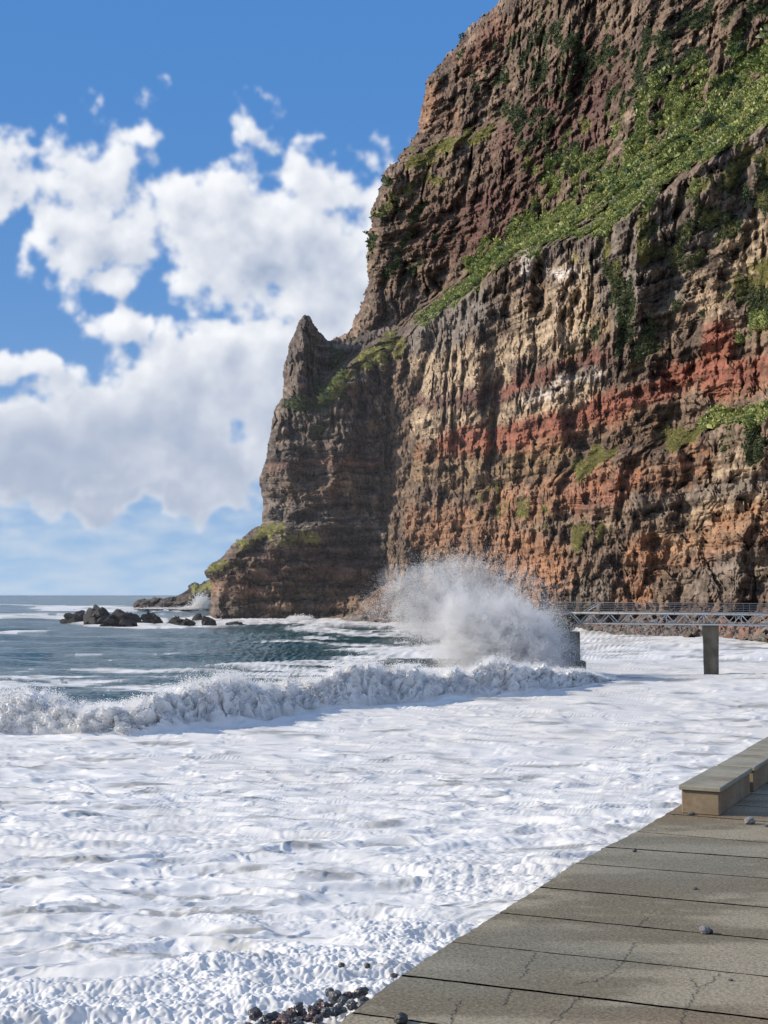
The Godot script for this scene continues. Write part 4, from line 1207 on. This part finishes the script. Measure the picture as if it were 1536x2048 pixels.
func make_quay():
	var tx := concrete_texture()
	var m := StandardMaterial3D.new()
	m.albedo_texture = tx[0]; m.roughness = 0.88; m.normal_enabled = true; m.normal_texture = tx[1]; m.normal_scale = 0.8
	m.metallic_specular = 0.3
	var bed_m := flat_mat(lin(0.035, 0.03, 0.022), 0.95)
	var line := edge_line()
	var quay := Node3D.new(); quay.name = "quay"; add_child(quay)
	quay.set_meta("kind", "structure")
	# joints: seaward end and direction, from the photograph; extended both ways
	var J := [[[1272, 1663], [1536, 1686]], [[1209, 1694], [1536, 1717]], [[1150, 1726], [1536, 1757]], [[1077, 1774], [1536, 1815]], [[998, 1825], [1536, 1879]], [[901, 1884], [1536, 1953]], [[801, 1950], [1536, 2038]], [[701, 2025], [856, 2048]]]
	var cuts := []
	for j in J:
		var a := on_level(j[0][0], j[0][1], QUAY); var b := on_level(j[1][0], j[1][1], QUAY)
		cuts.append([Vector2(a.x, a.z), (Vector2(b.x, b.z) - Vector2(a.x, a.z)).normalized()])
	cuts[7][1] = cuts[6][1]
	var gap: Vector2 = cuts[7][0] - cuts[6][0]
	for k in 6: cuts.append([cuts[-1][0] + gap, cuts[6][1]])
	# farther joints beside and beyond the benches
	var dirb := Vector2(5.88 - 4.70, -2.3).normalized()
	var e0: Vector2 = cuts[0][0]
	var far := []
	for k in range(22, 0, -1): far.append([e0 + dirb * (1.35 * k + 0.35), cuts[0][1]])
	cuts = far + cuts
	var along := PackedVector2Array()
	for p in line: along.append(Vector2(p.x, p.z))
	var nj := noise(97, 0.5, 3)
	for k in cuts.size() - 1:
		var a: Vector2 = cuts[k][0]; var b: Vector2 = cuts[k + 1][0]
		var da: Vector2 = cuts[k][1]; var db: Vector2 = cuts[k + 1][1]
		var n: Vector2 = Vector2(-da.y, da.x)
		if n.dot(b - a) < 0: n = -n
		var hw := 0.008 + 0.005 * nj.get_noise_1d(k * 3.7)
		var ring := PackedVector2Array()
		var L := 13.0
		var pieces := 70
		for i in pieces + 1:
			var t := L * pow(float(i) / pieces, 1.3)
			var p := a + da * t
			ring.append(p + n * (hw + 0.016 * nj.get_noise_2d(p.x * 4.0, p.y * 4.0 + k)))
		for i in range(pieces, -1, -1):
			var t := L * pow(float(i) / pieces, 1.3)
			var p := b + db * t
			ring.append(p - n * (hw + 0.016 * nj.get_noise_2d(p.x * 4.0 + 50.0, p.y * 4.0 + k)))
		# chipped seaward edge
		var steps := 14
		for i in range(1, steps):
			var p := b.lerp(a, float(i) / steps)
			ring.append(p + da * (0.03 * nj.get_noise_2d(p.x * 9.0, p.y * 9.0)))
		var c := Vector3(a.x, QUAY, a.y)
		var o := put("slab", slab_mesh(ring, QUAY + 0.004 * nj.get_noise_1d(k * 9.1), 0.3, c), m, quay)
		o.position = c
	# bed and sea wall under the slabs
	var ring2 := PackedVector2Array()
	for p in along: ring2.append(p + Vector2(0.06, 0.02))
	ring2.append(Vector2(60, -70)); ring2.append(Vector2(60, 6))
	var st := SurfaceTool.new(); st.begin(Mesh.PRIMITIVE_TRIANGLES)
	var tri := Geometry2D.triangulate_polygon(ring2)
	for k in range(0, tri.size(), 3):
		var a := ring2[tri[k]]; var b := ring2[tri[k + 1]]; var c := ring2[tri[k + 2]]
		if (b - a).cross(c - a) < 0.0:
			var t := b; b = c; c = t
		for p in [a, b, c]: st.add_vertex(Vector3(p.x, QUAY - 0.05, p.y))
	for k in ring2.size():
		var a := ring2[k]; var b := ring2[(k + 1) % ring2.size()]
		var q := [Vector3(a.x, QUAY - 0.05, a.y), Vector3(b.x, QUAY - 0.05, b.y), Vector3(b.x, -1.5, b.y), Vector3(a.x, -1.5, a.y)]
		for i in [0, 2, 1, 0, 3, 2]: st.add_vertex(q[i])
	st.generate_normals()
	put("sea_wall", st.commit(), bed_m, quay)

	# benches: concrete blocks with an overhanging seat slab, end to end along the edge
	var bm := StandardMaterial3D.new()
	bm.albedo_texture = stain_texture(73, lin(0.235, 0.18, 0.118), lin(0.16, 0.12, 0.078), lin(0.20, 0.13, 0.072))
	bm.roughness = 0.9; bm.uv1_triplanar = true; bm.uv1_scale = Vector3(0.3, 0.3, 0.3); bm.uv1_offset = Vector3(0.5, 0.5, 0.5)
	var seats := []
	for k in 3:
		var sm := StandardMaterial3D.new()
		sm.albedo_texture = stain_texture(76 + k * 10, lin(0.28, 0.262, 0.20), lin(0.21, 0.195, 0.15), lin(0.17, 0.10, 0.05) if k == 1 else lin(0.19, 0.155, 0.11))
		sm.roughness = 0.8; sm.uv1_triplanar = true; sm.uv1_scale = Vector3(0.3, 0.3, 0.3); sm.uv1_offset = Vector3(0.5, 0.5, 0.5)
		seats.append(sm)
	var fl := on_level(1357, 1627, QUAY)
	var dir := Vector3(5.88 - 4.70, 0, -2.3).normalized()
	var across := Vector3(-dir.z, 0, dir.x)
	var texts := ["first concrete bench block at the open end of the row on the quay edge", "second concrete bench block, its seat slab stained rust brown", "third concrete bench block along the quay edge, behind the rust-stained one"]
	for k in 3:
		var c := fl + dir * (1.28 + k * 2.73) + across * (0.34 + 0.02 * (k % 2))
		var o := thing("bench", texts[k], "bench", c, "concrete benches along the quay edge")
		o.basis = Basis(across, Vector3.UP, -dir)
		put("base", box_bevel(Vector3(0.60, 0.375, 2.46), 0.015), bm, o).position = Vector3(0, 0.1875, 0)
		put("seat_slab", box_bevel(Vector3(0.67, 0.075, 2.56), 0.012), seats[k], o).position = Vector3(0.0, 0.4145, 0)

	# loose stones thrown up on the quay
	var stones := [[1410, 1867, 20, 17, "larger grey stone of the pair lying on a slab joint"], [1421, 1866, 10, 8, "small dark stone touching the larger grey one on the joint"], [1499, 1648, 20, 15, "round grey stone on the quay beyond the end of the bench"], [1383, 1630, 13, 6, "flat dark pebble at the front of the first bench"], [1269, 1704, 8, 8, "lone dark pebble on the seaward slab"], [1390, 1779, 9, 5, "thin dark chip lying in the middle of the quay"], [802, 2046, 26, 20, "black wet stone near the seaward edge"], [1461, 1962, 8, 5, "tiny dark fragment by the long crack"], [1533, 1654, 9, 5, "small brown pebble past the round grey stone"]]
	var sg := [flat_mat(lin(0.17, 0.17, 0.175), 0.8), flat_mat(lin(0.035, 0.033, 0.035), 0.5), flat_mat(lin(0.18, 0.18, 0.185), 0.8), flat_mat(lin(0.08, 0.08, 0.085), 0.7)]
	for k in stones.size():
		var s: Array = stones[k]
		var p := on_level(s[0], s[1], QUAY)
		var q := (p - EYE).length() / FOC
		var w: float = s[2] * q; var h: float = s[3] * q
		var rm := rock_mesh(700 + k, Vector3(w, h, w * 0.8), 0.35, 8, 0.7)
		var lowest := rm.get_aabb().position.y
		var o := put("loose_stone", rm, sg[1] if k == 6 else sg[k] if k < 4 else sg[3])
		o.position = p + Vector3(0, -lowest, 0)
		tag(o, s[4], "stone", "loose stones on the quay")

func make_cobbles():
	# wet cobbles at the foot of the sea wall, some still in the foam
	var mats := [flat_mat(lin(0.035, 0.032, 0.034), 0.3), flat_mat(lin(0.06, 0.052, 0.052), 0.35), flat_mat(lin(0.10, 0.06, 0.052), 0.35), flat_mat(lin(0.085, 0.088, 0.095), 0.4)]
	var meshes := []
	for k in 5: meshes.append(rock_mesh(800 + k, Vector3(1, [0.6, 0.75, 0.5, 0.85, 0.68][k], [0.8, 0.7, 0.9, 0.75, 0.95][k]), 0.5, 9))
	var singles := [[683, 1930, 15, "dark cobble stranded alone in the foam above the others"], [735, 1932, 12, "small reddish cobble poking from the foam"], [788, 1951, 16, "dark cobble wedged against the quay edge"], [660, 1985, 18, "dark pointed cobble on the rim of the foam"], [510, 2028, 26, "round dark cobble at the seaward end of the shingle"]]
	var spots := []
	for s in singles: spots.append([s[0], s[1], s[2], s[3]])
	for k in 90:
		var t := rng.randf()
		var px := lerpf(500.0, 730.0, t) + rng.randfn() * 10.0
		var py := lerpf(2052.0, 1978.0, t) + rng.randf_range(-4.0, 34.0)
		var edge := 2048.0 - (px - 660.0) * 0.69
		if py > edge + 12.0 or py > 2075.0: continue
		if px < 560.0 and py < 2035.0: continue
		spots.append([px, py, rng.randf_range(9.0, 20.0) + 16.0 * pow(rng.randf(), 4), ""])
	for k in spots.size():
		var s: Array = spots[k]
		var y := 1.72
		var p := on_level(s[0], s[1], y)
		var w: float = s[2] * (p - EYE).length() / FOC
		var mk := rng.randi() % 4
		var o := put("wet_cobble", meshes[k % 5], mats[mk])
		o.position = p
		o.rotation = Vector3(rng.randf_range(-0.4, 0.4), rng.randf() * TAU, rng.randf_range(-0.4, 0.4))
		o.scale = Vector3.ONE * w
		tag(o, s[3] if s[3] else "%s wet %s cobble in the heap at the foot of the quay wall" % ["large" if s[2] > 19.0 else "middling" if s[2] > 14.0 else "small", ["black", "brown", "reddish", "grey"][mk]], "cobble", "wet cobbles at the quay wall")

# ------------------------------------------------------------------ build
func _ready():
	rng.seed = 20240
	var cam := Camera3D.new()
	cam.name = "camera"
	cam.fov = rad_to_deg(2.0 * atan(1024.0 / FOC))
	cam.position = EYE
	cam.rotation.x = pitch
	cam.near = 0.1
	cam.far = 40000.0
	add_child(cam)
	cam.current = true
	var env := Environment.new()
	env.background_mode = Environment.BG_SKY
	env.sky = make_sky()
	env.tonemap_mode = Environment.TONE_MAPPER_LINEAR
	env.tonemap_exposure = 1.06
	env.volumetric_fog_enabled = true; env.volumetric_fog_density = 0.0
	env.sdfgi_enabled = true; env.ssao_enabled = true; env.ssil_enabled = true
	var we := WorldEnvironment.new()
	we.name = "world"
	we.environment = env
	add_child(we)
	var sun := DirectionalLight3D.new()
	sun.name = "sun"
	sun.light_energy = 1.45
	sun.light_color = Color(1.0, 0.95, 0.87)
	sun.light_angular_distance = 0.5
	sun.shadow_enabled = true
	add_child(sun)
	sun.look_at_from_position(Vector3(-87, 48, 0), Vector3.ZERO)
	print("sky ", Time.get_ticks_msec())
	make_cliffs()
	print("cliffs ", Time.get_ticks_msec())
	make_sea()
	print("sea ", Time.get_ticks_msec())
	make_quay()
	print("quay ", Time.get_ticks_msec())
	make_bridge()
	make_rocks()
	make_rubble()
	make_shrubs()
	make_plants()
	print("plants ", plants.size(), " ", Time.get_ticks_msec())
	make_cobbles()
	make_spray()
	print("end ", Time.get_ticks_msec())
